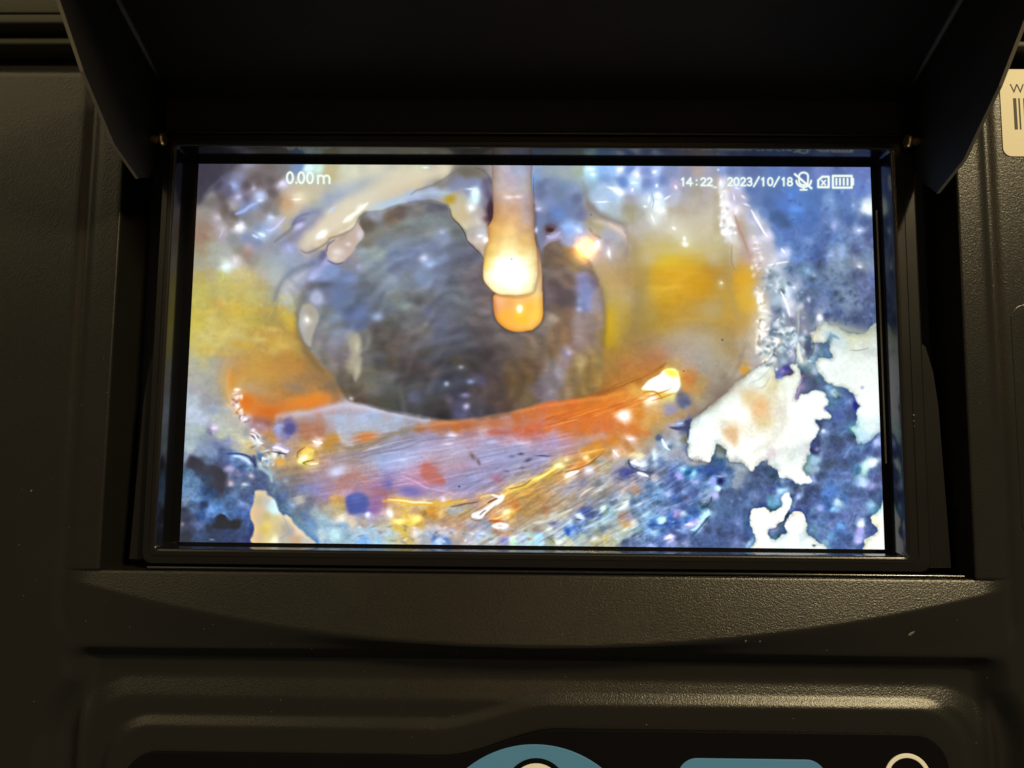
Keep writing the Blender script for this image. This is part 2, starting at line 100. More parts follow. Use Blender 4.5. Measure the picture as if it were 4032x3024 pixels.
9|900,1310,b8b0b0 1050,1310,c4b8bc 1150,1340,b8b4c8 900,1370,8c98b8 1000,1400,486cb8 1040,1440,a8c4f4 1130,1430,5878b8 850,1420,989ca0 1250,1380,c0b0a4 1150,1250,a88468 1300,1250,a88068 1350,1300,b09c90 1400,1390,a4a4b0 1250,1440,a09490 1400,1250,a098a4 1550,1230,9494a4 1640,1270,8490a8 1550,1400,a0b8e0 1650,1430,a8b4c0 1800,1260,f0e8e4 1750,1330,a88068 1850,1370,b08868 1950,1300,a88c6c 1700,1400,b0b8a8 1850,1440,8888c8 1950,1460,b8e0c0 2060,1430,b0c4f0 2000,1350,a09c94 2150,1300,a49c88 2150,1420,98b8b0 1580,1460,9c9c90
10|50,60,c05838 200,50,cc6020 400,50,d46818 650,50,d46c1c 900,40,cc682c 1100,60,cc7c38 1250,60,c87820 1400,40,c89848 1550,50,a88c58 1700,30,a09090 1800,10,a8b0c8 1880,50,484870 50,130,b46c70 230,110,b898b4 400,120,b87868 600,130,bc6430 800,100,c46c38 1000,130,c87838 1250,110,c07430 1400,100,c08040 1500,130,a88c5c 1560,170,4c5878 1650,140,908c90 1780,150,9ca0a8 1870,200,6c6c58
10|100,220,9c88ac 250,220,a090c0 400,220,b08090 600,180,a8806c 700,250,b47c58 800,250,cc8020 850,200,c47028 850,160,b88c80 1000,200,d07c20 1210,190,e8c4c0 1150,250,b8783c 1350,220,a88458 1450,250,9c9080 1600,250,8ca4c8 1650,270,c0d8ec 1700,290,687c94 1800,250,a0b0c0 1890,300,7880a0 50,350,9084b0 200,320,9c84a0 100,430,8c90c0 250,430,a08898 400,350,b0807c 500,330,b07c64 600,360,c8985c 700,330,d8a034 800,310,dc9428 870,330,a87c38 900,300,b87838 950,350,a88050 1020,360,dcc8c8 1090,350,d0a070 1200,320,b07840 1220,380,dcc088 1300,390,d8d0a8 1400,330,98887c 1500,380,b8ccd8 1650,380,a8b8c8 1750,350,9c9ca8 1850,380,9898a8
10|50,520,7878b0 150,520,8c80a0 280,500,d8cc68 330,520,f0f090 400,460,c8ac68 550,450,c88c40 670,440,f4e4a0 600,480,d07c28 750,440,a07838 850,440,a0a09c 950,480,a09078 1100,450,989498 1240,480,d8e8f0 1350,500,c8dcf0 1180,480,5c6478 1450,450,687498 1500,450,9cb8d8 1600,470,7080b8 1750,470,8088a8 1900,450,9494a0 30,580,706ca8 50,680,f0dc70 150,630,d8b02c 200,590,d8a828 150,700,b08040 300,600,c08438 450,560,c07028 470,620,f0e8d8 400,650,e4d0a8 330,680,b88050 600,560,c08058 690,580,c8c4d8 800,580,a08870 900,560,98906c 1000,580,8c8ca0 1150,600,5054a8 1200,580,5458a0 1280,580,48508c 1100,680,6870a8 1350,620,d0dce8 1430,600,484c6c 1500,680,b8b0b8 1550,580,8088b0 1300,680,8c84a0
10|30,780,b08038 100,900,a87c44 150,800,a88460 150,1080,986c48 50,1050,a88450 300,780,a0948c 420,820,9898b0 500,740,a4a0b0 600,650,8c7c7c 620,750,6c6c94 650,820,b0a090 580,900,a09890 450,900,a08c74 750,720,8c8884 800,720,606474 880,670,a0a4b0 830,780,b8bcc0 750,860,b0a490 850,850,74706c 950,800,a89c8c 1100,720,a89ca0 1250,720,b0a098 1280,820,b48c6c 1100,800,a08c84 1000,880,8c94b4 1150,920,b0c4cc 1130,980,c4dcdc 1230,950,6478a0 950,930,68748c 850,950,787c88 700,950,8c8c98 650,1080,4c5494 700,1120,4c5c98 550,1000,988c84 400,1000,a8987c 300,1000,a08464
10|870,1050,c0dcd8 900,1080,5c7c70 950,1060,90b8dc 1050,1080,a8c0c0 800,1000,707480 800,1130,6c80b8 350,1120,b0a890 250,1150,b8b8a8 100,1180,a09880 100,1220,c0b8a8 250,1250,7c7ca0 400,1080,a49c84 450,1130,8c8488 580,1160,b8c8e4 550,1190,5c5c78 450,1200,a8c4d0 630,1200,88a8e0 670,1200,607090 750,1250,a0bcc8 850,1200,a4c0c8 950,1150,98b4c8 50,1300,98887c 200,1300,c0ccc0 300,1350,b0bccc 350,1350,a0bce4 440,1340,3468c8 500,1300,6884d0 560,1280,486cc8 600,1300,88a4cc 500,1380,88b4e0 60,1420,90c0e4 100,1450,a8d0dc 150,1400,9098a4 220,1440,80886c 300,1420,c8d0bc 400,1400,b8c4b4 450,1450,b8b890 600,1400,a8b8a8 700,1380,6c7c8c 850,1290,6c7c90 950,1290,78808c 800,1350,a09c70 750,1450,a89c74 900,1400,c4b878 740,1410,c8d4d0
10|1100,1150,a08070 1180,1130,9c8478 1000,1230,94a0a0 1200,1180,8c84a4 1150,1240,b89868 1250,1220,b8b4a0 1100,1320,a8b49c 1050,1400,b4c8c4 950,1340,b0b098 1200,1350,a0b4b4 1000,1450,a0a48c 1300,1300,90b0c0 1350,1200,88a8d0 1250,1100,6c80ac 1350,1050,7c98c4 1400,1130,90c0e0 1500,1100,88a8d8 1600,1070,7c90c4 1300,1000,7890bc 1450,1000,7c9ccc 1350,900,7488b4 1500,900,7094c8 1450,780,6880b8 1350,780,8890b0 1550,820,7ca8d8 1600,750,6478b0
10|1700,620,4858a8 1800,640,9490d8 1860,560,78a8d8 1950,600,2c74b8 1920,600,1c5ca0 1990,610,80b8e4 2050,560,3060a8 2150,560,2c4898 2190,620,284894 2100,620,5878c8 1750,550,5c78b8 1850,500,7080b0 1650,600,7c84b0 1750,720,5060a0 1800,760,4c5ca4 2000,710,8498d8 1900,700,5068b0 2190,720,88a8dc 2150,780,5c80c0 1870,840,7084c4 1800,820,485898 1950,850,5c6cb4 1680,870,90a4dc 1750,920,3c58a4 1600,950,6080bc 1900,930,6c74b0 2000,880,4c64a8 2100,880,7c90c8 2180,850,90b0d0 2150,950,98b0d0 1700,1000,6c84c0 1850,1020,4c64b0 2000,1000,5070b0 2130,1030,2c5878 2190,1000,6070a0 1780,1110,a090dc 1860,1110,a8c4e4 2000,1100,3460b8 1950,1080,4870bc 2160,1130,a0d0e8 2100,1190,90c0e0 1700,1150,3464c0 1580,1200,b0ecf4 1500,1200,4c7ccc 1480,1250,4470c4 1650,1250,3c5cb0 1750,1220,3858b0 1900,1180,3460b8 1940,1240,c0b4ec 2050,1240,b8b0dc 2000,1310,80a8d8 1880,1310,88a0dc 1750,1300,4460b0 1490,1340,88b4e8 1600,1340,4c6cb8 1700,1410,c8c0e8 1750,1370,304090 1550,1400,5c78b8 1400,1350,7498d0 1450,1420,6078b8 1250,1440,6478ac 1350,1450,6c80b4 1150,1490,4c5880 1250,1490,5c6890 1450,1500,90a0e4 1600,1470,5868ac 1880,1490,7c88bc 1850,1400,5468b0 2000,1420,485c98 2150,1350,485890 2150,1480,485c94 1980,1380,5870a8 2180,1200,50609c 2000,1500,4c5c98 2100,440,908c88 2000,465,9c9898
11|150,300,606c60 120,380,8494a4 100,450,34588c 120,550,2c5094 50,600,2c4898 200,580,3c5c94 250,500,8090a4 350,550,8c98a8 350,650,8c94a8 450,520,98a0a4 300,750,8890a8 450,700,586890 150,650,7c90c8 30,720,90a0f0 120,710,203078 90,790,a8d0e8 200,750,6484b8 60,880,a0a0e0 150,850,485890 250,850,445480 550,620,44507c 680,560,34446c 650,650,485888 500,750,405080 620,780,506094 750,600,3c5478 780,720,445888 700,480,7c8898 900,680,8ca0c0 850,740,4060a0 950,740,485c90 1030,780,384478 1080,760,7484a0
11|870,830,90bcec 950,820,a8c8e8 750,800,404c8c 650,900,4c5c94 540,900,6474ac 740,950,6090c0 820,930,80a8dc 400,900,44588c 150,950,486090 60,1000,506c9c 300,1000,485c90 500,980,5c74ac 650,1000,3c4c88 780,1000,64a0c8 750,1060,547c90 200,1100,486094 400,1100,4c649c 100,1200,4c6098 330,1230,6c7cb8 250,1250,485c98 420,1250,4868a4 150,1400,44548c 330,1440,6c78b4 300,1350,485894 420,1400,445ca0 60,1450,4c609c 480,1480,90b4dc 1000,1000,88a4c8 870,1240,606c80 880,1330,485c88 800,1380,4c7098 780,1300,9898c8 800,1440,6890a0 950,1150,3c5070
11|1080,900,8c98d0 1000,900,485890 1150,950,34406c 1200,850,3e5088 1060,1050,4c549c 1200,1050,3c4c84 1300,900,445490 1250,780,485484 1350,500,485480 1320,200,404c70 1300,320,3c4880 1330,320,7c84b8 1280,280,5c68a0 1250,400,7ca4bc 1300,450,88a8c8 1300,520,98b4d0 1200,420,88a8ac 1180,560,8cb0b0 1220,620,8090ac 1250,690,9ca8d8 1350,650,48588c 1450,400,485484 1500,500,48587c 1550,300,485488 1400,100,98b0dc 1420,50,6474ac 1350,30,485480 1500,50,4c5c90 1600,130,6c84c0 1650,80,4464a4 1500,180,48588c 1700,150,404c70 1680,350,5c74b0 1730,270,5c70ac 1620,250,465080 1800,300,4c64a4 1600,450,48588c 1750,50,6098b8 2050,220,98a4dc 2000,200,5c78b8 1850,250,6c8cb8 1950,300,4860a0 2050,350,545c94 1850,400,4c5c98 1750,450,4c68a4 1920,540,b8d8d8 2000,490,c8dce0 1900,600,98c8c8 1830,560,3c6c9c 1890,720,a0bcec 2000,780,8c8ccc 2000,620,5464a8 2080,550,545c90 2080,700,585c94 1700,630,6478b8 1550,600,5468a8 1600,720,5c78b8 1500,800,5078c8 1450,870,5078cc 1700,800,4c649c 1400,950,3c5c9c 1350,1030,8090d8 1450,1000,2c549c 1560,970,98b8e0 1530,1050,7ca8e0 1650,900,4868ac 1800,950,6070b0 1850,850,485890 2000,850,485894 2080,900,506498 2000,1010,7ca4d4 2050,1080,6090b0
11|1280,1080,6484c0 1300,1150,485898 1650,1150,6870b4 1500,1150,404c88 1400,1180,4864a0 1380,1150,6c88cc 1300,1250,6484b8 1250,1320,6c90b8 1400,1330,6480b8 1600,1250,6090dc 1520,1220,6c78b8 1750,1150,5868a8 1820,1080,6878b8 1750,1250,5c6ca8 1860,1240,c8dcfc 1850,1330,9898dc 1840,1450,a0a4f0 1950,1300,4c5c98 1950,1200,485890 1500,1400,6490d0 1600,1350,4460a8 1700,1400,4860a4 1550,1500,4c6cb0 1350,1400,5c74ac 1280,1510,687470 1400,1520,88a8c4 1650,1500,4c60a0 1850,1520,485c94
''')
WHI = parse('''
7|450,1080,c0c8c0 600,980,c8d4cc 1050,950,c0c8bc 950,1150,c4ccc0 900,1300,d4dcd4 1200,1350,d4e0dc 1000,1500,dce4dc 1300,1500,d8e4dc 600,1150,ccd8d4 450,1180,b8c4b8 700,1150,c0b890 500,1300,c0a060 620,1420,c88c48 600,1500,c89458 450,1280,b89458 760,1200,b0a068 800,1350,b8b090 850,1500,b8b0a0 300,1350,ccd8d0 200,1500,e0ece8 400,1550,e0e8e0 100,1450,c0c8c0 650,1640,b8a060
7|1600,850,c4ccc4 1900,850,c0c8c4 1500,950,c4d0cc 1800,1000,c8d0c8 2000,950,c4ccc4 1600,1100,c0ccc4 1900,1150,c8d0c8 2000,1300,ccd4cc 1950,1500,d0d8d0 1280,450,a09888 1450,420,a8b4a0 1500,480,b8bcb8 1650,500,98a4a0 1750,540,a8a880 1900,550,a0a890 2000,500,90988c 1300,560,b8b098 1400,600,c8ccb8 1480,560,5080a8 1600,600,a0acb0 1750,620,a4a878 1950,620,a8ac84 1550,650,98acb4 1650,680,a0b0b4 1800,680,bcc4b8 1950,700,b0b4ac 2030,650,b4bcbc 1550,750,c0c8c4 1950,740,98a09c
6|2000,1600,98a4a4 2150,1600,c8dcd8 2180,1480,b0b8ac
10|2000,100,c8d4cc 2150,100,d4dcd4 2000,300,dce8e0 2150,300,d8e0d8 2050,400,d8d8cc 1980,250,b4c8c8
11|100,100,d0d4cc 500,100,c8c4b0 250,100,c8a070 200,70,c8b088 280,180,c4ac88 700,120,c8c4b0 900,80,d0d0c8 1200,100,d4e0dc 400,200,d8dcd0 600,200,dce0d4 800,220,d4d8cc 1000,200,d0d4d0 250,320,d4dcd4 450,350,d8e0d8 650,330,d0d4cc 1000,380,a8b0a8 900,450,c8ccc4 1100,450,c8d4cc 1150,330,a8acb0 900,550,d4dcd4 1050,600,dce4dc 1150,700,e8ecec 300,450,b0b4b0 750,370,b09ca4 800,500,b0c0c4 50,180,c8d4d4
11|900,900,d4e0e8 900,1000,e0ece8 600,1100,d8dcd0 700,1150,d8d8c8 850,1120,dce4e0 550,1200,d4dcd0 650,1300,d8dcd4 620,1400,d8d8d0 550,1480,c8d4c0 700,1480,c8d8dc 780,1200,d8d4dc 1060,1120,d4ccc4 1060,1250,dcdcd4 1150,1250,d0dcd8 1050,1400,d0d8d0 1000,1480,d0e0dc 1200,1480,c4d4d0 1150,1400,a0b0b8 900,1450,b8ccd0
11|2130,1050,b8dce4 2100,1100,b0d0d4 2050,1180,dcd4b0 2100,1250,d0d0b8 2100,1350,cccfc8 2000,1450,c8ccc0 2100,1500,d0d8d8 1950,1520,c0c8b0 1800,80,80c0c8 1850,130,8cb8c8 1950,130,98b8d0 1900,50,b8ccc8 2000,50,c8d4cc 1920,190,88a8d8 2080,60,9cb0bc
''')
CAV = parse('''
0|1700,1330,7078a0 1850,1290,8080a8 2100,1350,6c6c78 1680,1460,8890b8 1830,1510,7484b4 1900,1400,6c7cac 2100,1500,606c98 1650,1600,5c5c68 1900,1600,586488 2150,1250,747078
1|150,850,50483f 250,700,707480 450,750,5c4c40 550,700,544844 750,680,605c5c 950,600,505058 1080,650,4c4c58 1100,720,585c60 700,800,606868 900,800,606a6c 1080,800,646c6c 300,950,64645c 550,900,60645f 750,950,5e6668 950,920,686c68 1080,980,788098 1250,950,505450 1300,1050,4c5058 150,1050,605c54 350,1050,606874 600,1050,6a7688 800,1050,60687c 1000,1100,5c6480 1250,1150,505468 1450,1150,545464 100,1200,707a80 250,1180,788480 500,1200,606c88 750,1200,5c6484 900,1300,8090b8 1050,1250,606c88 1300,1250,484c5c 1450,1280,4a4a58 250,1350,64707c 500,1380,586078 700,1350,586080 850,1400,687694 1050,1400,606884 1300,1380,585864 1480,1400,5c5458 200,1500,646c70 150,1590,444c58 450,1550,707c8c 650,1480,606874 850,1500,6c7c9c 1050,1500,5a6078 1200,1540,484c58 1400,1520,585458 1530,1550,544c50
2|200,1150,5c4c40 300,1100,5e5048 170,1250,54463c 300,1300,604c3c 200,1450,5c504c 350,1450,60504a 250,1600,4c3e40 450,1550,604c44 620,1500,6c6890 650,1600,7074a0 750,1550,5c5058 700,1400,645448 450,1200,6c5438 550,1350,706040
4|1560,80,5c6064 1730,90,8c94b0 1850,50,54586c 1980,100,5c6c9c 2150,100,58648c 2150,230,404860 1600,200,706c68 1850,250,606464 1950,350,606c7c 1850,450,6c7070 1980,480,707c8c 2150,380,505c8c 1800,600,686468 2000,600,6c6c7c 1750,700,6c6864 1900,750,64606c 2180,600,8c8878 2100,750,706868 1850,850,6c6458 2000,850,645c60 2170,950,88806c 2050,1050,5c5448 2150,1150,544838 2050,1250,544430
5|30,100,3e485c 50,300,58689c 50,420,4c5880 250,100,545c6c 500,80,606664 620,180,687474 400,220,58606c 430,380,484844 700,80,585c60 780,130,484848 900,100,56585c 900,250,5c6078 1100,150,505464 1350,120,585c60 1500,60,544e54 1200,280,585c68 700,280,606060 550,330,505454 800,350,58585c 1050,380,54586c 1300,400,505058 1500,350,5c5454 1620,250,645a5c 1650,100,5e5050 100,550,605c54 250,480,4a4444 450,520,504844 700,480,605c5c 850,500,686464 1050,550,54566c 1300,560,4c4e60 1500,580,524a50 1650,550,584e50 1800,560,645a58 2000,580,6a5e58 2180,560,705e50
5|150,650,646460 280,650,44403c 500,650,605858 700,680,605858 500,750,5a4c40 650,800,5a5050 850,760,4c4848 1050,750,444654 1250,700,403f4c 1450,750,4c4850 1650,800,4c4244 1800,780,5c5050 2000,750,6c5c54 2180,780,7a6850 120,900,605c58 300,870,444448 450,850,504438 550,950,4c4648 750,950,50464a 1000,870,444450 970,990,645454 1150,1000,424250 1270,880,5c544c 1500,930,504848 1700,950,584c4c 1950,950,6c5840 2150,930,705438
5|50,1130,5c5444 200,1080,5c5c48 400,1060,646058 600,1080,484040 850,1080,4a4244 1050,1180,545c78 1280,1130,46465c 1550,1120,60587c 1700,1130,645050 1950,1100,6c5034 2150,1080,685030 50,1250,483828 150,1180,645c44 250,1230,686058 500,1230,505450 700,1200,484c54 950,1220,585c6c 720,1320,606480 550,1300,50504c 400,1250,444440 350,1380,44483c 1160,1360,6c6078 1000,1330,484444 1250,1280,44445c 1550,1250,645450 1500,1320,6c5c64 1750,1250,604c44 2000,1250,6c5438 2150,1300,6c583c
5|100,1360,4c3c34 250,1420,504840 500,1430,484848 700,1450,46464c 950,1430,403c40 1100,1400,3c3838 1100,1530,2c2a2c 1300,1460,5c5884 1500,1400,504854 1500,1500,4c4858 1750,1380,5c4844 1850,1430,503c34 2000,1430,685040 2150,1400,705c40 1700,1500,4c4044 700,1520,48484c 250,1430,4c443c
6|200,80,54484c 350,130,483c3e 450,60,504446 650,50,6870a0 650,150,68709c 780,150,7c7074 820,60,847470 230,330,8c7c6c 300,250,6c5444 420,280,6c5440 200,250,5c4c48 350,450,705440 550,380,7c6c6c 700,400,7c6c68 820,350,7c6854 100,500,706460 250,550,745c44 400,600,785840 550,600,806c6c 750,600,7c6658 850,600,7c6438 100,700,6e5c4c 250,750,70583c 400,770,8c8098 550,750,7c6458 600,820,8c7448 580,880,a08858 750,850,7c6438 50,900,6c5444 250,950,7c706c 300,1020,88808c 400,900,7c6868 500,1000,7c643c 700,1000,7c6030 150,1150,7c7078 300,1150,807478 450,1150,7c6444 650,1200,806434 50,1250,706068 200,1280,7c7078 400,1270,80664c 600,1290,7c6030 800,1100,886830
''')
STA = parse('''
1|1750,200,a0908c 1850,150,a8a0b0 2000,180,8c98b4 2150,150,9498b4 1800,350,a89c98 1950,300,a898a8 2100,350,9c9ca0 1780,500,b09484 1900,500,b8a498 2150,500,a898a0 1800,650,b88c60 1950,650,b89070 2150,640,a08c8c 1800,800,c89858 1950,800,c89c68 2150,780,a89490 1750,900,d0a050 1900,900,dcb870 2100,900,c0986c 1750,1050,d8b060 1900,1050,e0c880 2100,1050,c8a058 1700,1200,d8b858 1900,1180,e4dca0 2100,1180,dcc070 1800,1300,e8f0d8 1950,1300,f4fce8 2100,1300,e8f0c8 1640,1350,e8c860 1700,1450,f0f4cc 1900,1450,f8fff0 2100,1450,f4fadc 1800,1600,fbf6b4 2000,1600,f4f8d0 2180,1600,f0ecb0 2190,1350,e8d088
2|20,1300,e0c890 20,1450,ece4b0
''')
DRP = parse('''
2|20,800,a89c98 40,1000,8c8488 60,1200,a89488 70,1400,c4a888 90,1600,c8b48c
5|1800,100,e0a868 1780,200,e8a060 1900,150,dca050 2050,100,e0a858 1850,300,eaa830 2050,350,eeb41c 2150,200,eab030 2150,100,e0b060 1950,430,e8a83c 2050,480,e8b050 1740,200,c88850
6|50,150,ecc040 40,300,f0c040 90,150,e0b458 30,400,e8b850 60,40,d8c088
''')
def shep(P, s=7.0, q=4, step=4):
    h, w = CH//step+2, CW//step+2
    yy, xx = np.mgrid[0:h, 0:w]*float(step)
    xx = xx.astype(np.float32); yy = yy.astype(np.float32)
    num = np.zeros((h, w, 3), np.float32); den = np.zeros((h, w), np.float32)
    for x, y, r, g, b in P:
        wgt = 1.0/((xx-x)**2+(yy-y)**2+s*s)**(q/2)
        num += wgt[..., None]*np.array([r, g, b], np.float32); den += wgt
    return resize(num/den[..., None], step)
def resize(a, step):
    y = np.arange(CH)/float(step); x = np.arange(CW)/float(step)
    y0 = y.astype(int); x0 = x.astype(int)
    fy = (y-y0); fx = (x-x0)
    y1 = np.minimum(y0+1, a.shape[0]-1); x1 = np.minimum(x0+1, a.shape[1]-1)
    if a.ndim == 3: fy = fy[:, None, None]; fx = fx[None, :, None]
    else: fy = fy[:, None]; fx = fx[None, :]
    return (a[y0][:, x0]*(1-fy)*(1-fx)+a[y1][:, x0]*fy*(1-fx)+a[y0][:, x1]*(1-fy)*fx+a[y1][:, x1]*fy*fx)
prng = np.random.RandomState(7)
def vnoise(cx, cy):
    # smooth noise with cells of cx by cy texels, about -1..1
    h, w = int(CH/cy)+3, int(CW/cx)+3
    a = prng.rand(h, w)*2-1
    y = np.arange(CH)/float(cy); x = np.arange(CW)/float(cx)
    y0 = y.astype(int); x0 = x.astype(int)
    fy = y-y0; fx = x-x0
    fy = (fy*fy*(3-2*fy))[:, None]; fx = (fx*fx*(3-2*fx))[None, :]
    return (a[y0][:, x0]*(1-fy)*(1-fx)+a[y0+1][:, x0]*fy*(1-fx)+a[y0][:, x0+1]*(1-fy)*fx+a[y0+1][:, x0+1]*fy*fx)
def fbm(c, n=4, ax=1.0):
    t = 0; amp = 1.0
    for i in range(n):
        t = t+amp*vnoise(max(c*ax, 1.5), max(c, 1.5)); c /= 2.0; amp *= 0.6
    return t
def sst(d, w):
    t = np.clip(d/w+0.5, 0, 1)
    return t*t*(3-2*t)
WX = WY = None
def smooth_line(P, closed):
    n = len(P)
    if n < 3: return P
    out = []
    rng = range(n) if closed else range(n-1)
    for i in rng:
        if closed: p0, p1, p2, p3 = P[i-1], P[i], P[(i+1) % n], P[(i+2) % n]
        else: p0, p1, p2, p3 = P[max(i-1, 0)], P[i], P[i+1], P[min(i+2, n-1)]
        for t in (0, .25, .5, .75):
            out.append(0.5*(2*p1+(p2-p0)*t+(2*p0-5*p1+4*p2-p3)*t*t+(3*p1-p0-3*p2+p3)*t**3))
    if not closed: out.append(P[-1])
    return np.array(out)
def polymask(pts, soft, warp=1.0):
    P = smooth_line(np.array([G(*p) for p in pts]), True)
    x0, x1 = int(max(P[:, 0].min()-30, 0)), int(min(P[:, 0].max()+30, CW))
    y0, y1 = int(max(P[:, 1].min()-30, 0)), int(min(P[:, 1].max()+30, CH))
    yy, xx = np.mgrid[y0:y1, x0:x1].astype(float)
    xx = xx+WX[y0:y1, x0:x1]*warp; yy = yy+WY[y0:y1, x0:x1]*warp
    d = np.full(xx.shape, 1e9); ins = np.zeros(xx.shape, bool)
    n = len(P)
    for i in range(n):
        ax, ay = P[i]; bx, by = P[(i+1) % n]
        dx, dy = bx-ax, by-ay
        t = np.clip(((xx-ax)*dx+(yy-ay)*dy)/(dx*dx+dy*dy+1e-9), 0, 1)
        d = np.minimum(d, (xx-ax-t*dx)**2+(yy-ay-t*dy)**2)
        if ay != by:
            c = ((ay > yy) != (by > yy)) & (xx < (bx-ax)*(yy-ay)/(by-ay)+ax)
            ins ^= c
    d = np.sqrt(d)*np.where(ins, 1, -1)
    return (slice(y0, y1), slice(x0, x1)), sst(d, soft), d
def region(img, pts, col, soft=5.0, warp=1.0, alpha=1.0):
    sl, m, d = polymask(pts, soft, warp)
    m = (m*alpha)[..., None]
    c = hexc(col) if isinstance(col, str) else col[sl]
    img[sl] = img[sl]*(1-m)+c*m
def stroke(img, pts, w, col, alpha=1.0, soft=None, warp=1.0, taper=False):
    # pts (k, x, y); w in ruler units
    P = smooth_line(np.array([G(*p) for p in pts]), False)
    un = 3.16 if pts[0][0] < 20 else 1.58
    r = w/un*CS/2
    soft = max(1.5, r*0.9) if soft is None else soft/un*CS
    m0 = r+soft+3
    x0, x1 = int(max(P[:, 0].min()-m0-8, 0)), int(min(P[:, 0].max()+m0+8, CW))
    y0, y1 = int(max(P[:, 1].min()-m0-8, 0)), int(min(P[:, 1].max()+m0+8, CH))
    if x1 <= x0 or y1 <= y0: return
    yy, xx = np.mgrid[y0:y1, x0:x1].astype(float)
    xx = xx+WX[y0:y1, x0:x1]*warp*0.5; yy = yy+WY[y0:y1, x0:x1]*warp*0.5
    best = np.full(xx.shape, 0.0)
    n = len(P)-1
    for i in range(n):
        ax, ay = P[i]; bx, by = P[i+1]
        dx, dy = bx-ax, by-ay
        t = np.clip(((xx-ax)*dx+(yy-ay)*dy)/(dx*dx+dy*dy+1e-9), 0, 1)
        d = np.sqrt((xx-ax-t*dx)**2+(yy-ay-t*dy)**2)
        rr = r
        if taper:
            u = (i+t)/n
            rr = r*np.sqrt(np.clip(4*u*(1-u), 0.04, 1))
        best = np.maximum(best, sst(rr-d, soft*2))
    m = (best*alpha)[..., None]
    img[y0:y1, x0:x1] = img[y0:y1, x0:x1]*(1-m)+hexc(col)*m
def blob(img, k, x, y, rx, ry, col, alpha=1.0, ang=0.0, hard=1.0):
    un = 3.16 if k < 20 else 1.58
    cx, cy = G(k, x, y); rx = rx/un*CS; ry = ry/un*CS
    R = max(rx, ry)*2.2+3
    x0, x1 = int(max(cx-R, 0)), int(min(cx+R, CW)); y0, y1 = int(max(cy-R, 0)), int(min(cy+R, CH))
    if x1 <= x0 or y1 <= y0: return
    yy, xx = np.mgrid[y0:y1, x0:x1].astype(float)
    xx = xx-cx+WX[y0:y1, x0:x1]*0.5; yy = yy-cy+WY[y0:y1, x0:x1]*0.5
    a = math.radians(ang)
    u = (xx*math.cos(a)+yy*math.sin(a))/rx; v = (-xx*math.sin(a)+yy*math.cos(a))/ry
    m = (np.exp(-((u*u+v*v)**hard)*1.1)*alpha)[..., None]
    img[y0:y1, x0:x1] = img[y0:y1, x0:x1]*(1-m)+hexc(col)*m
def K(s):
    out = []
    for t in s.split():
        a = t.split(','); out.append((int(a[0]), float(a[1]), float(a[2])))
    return out
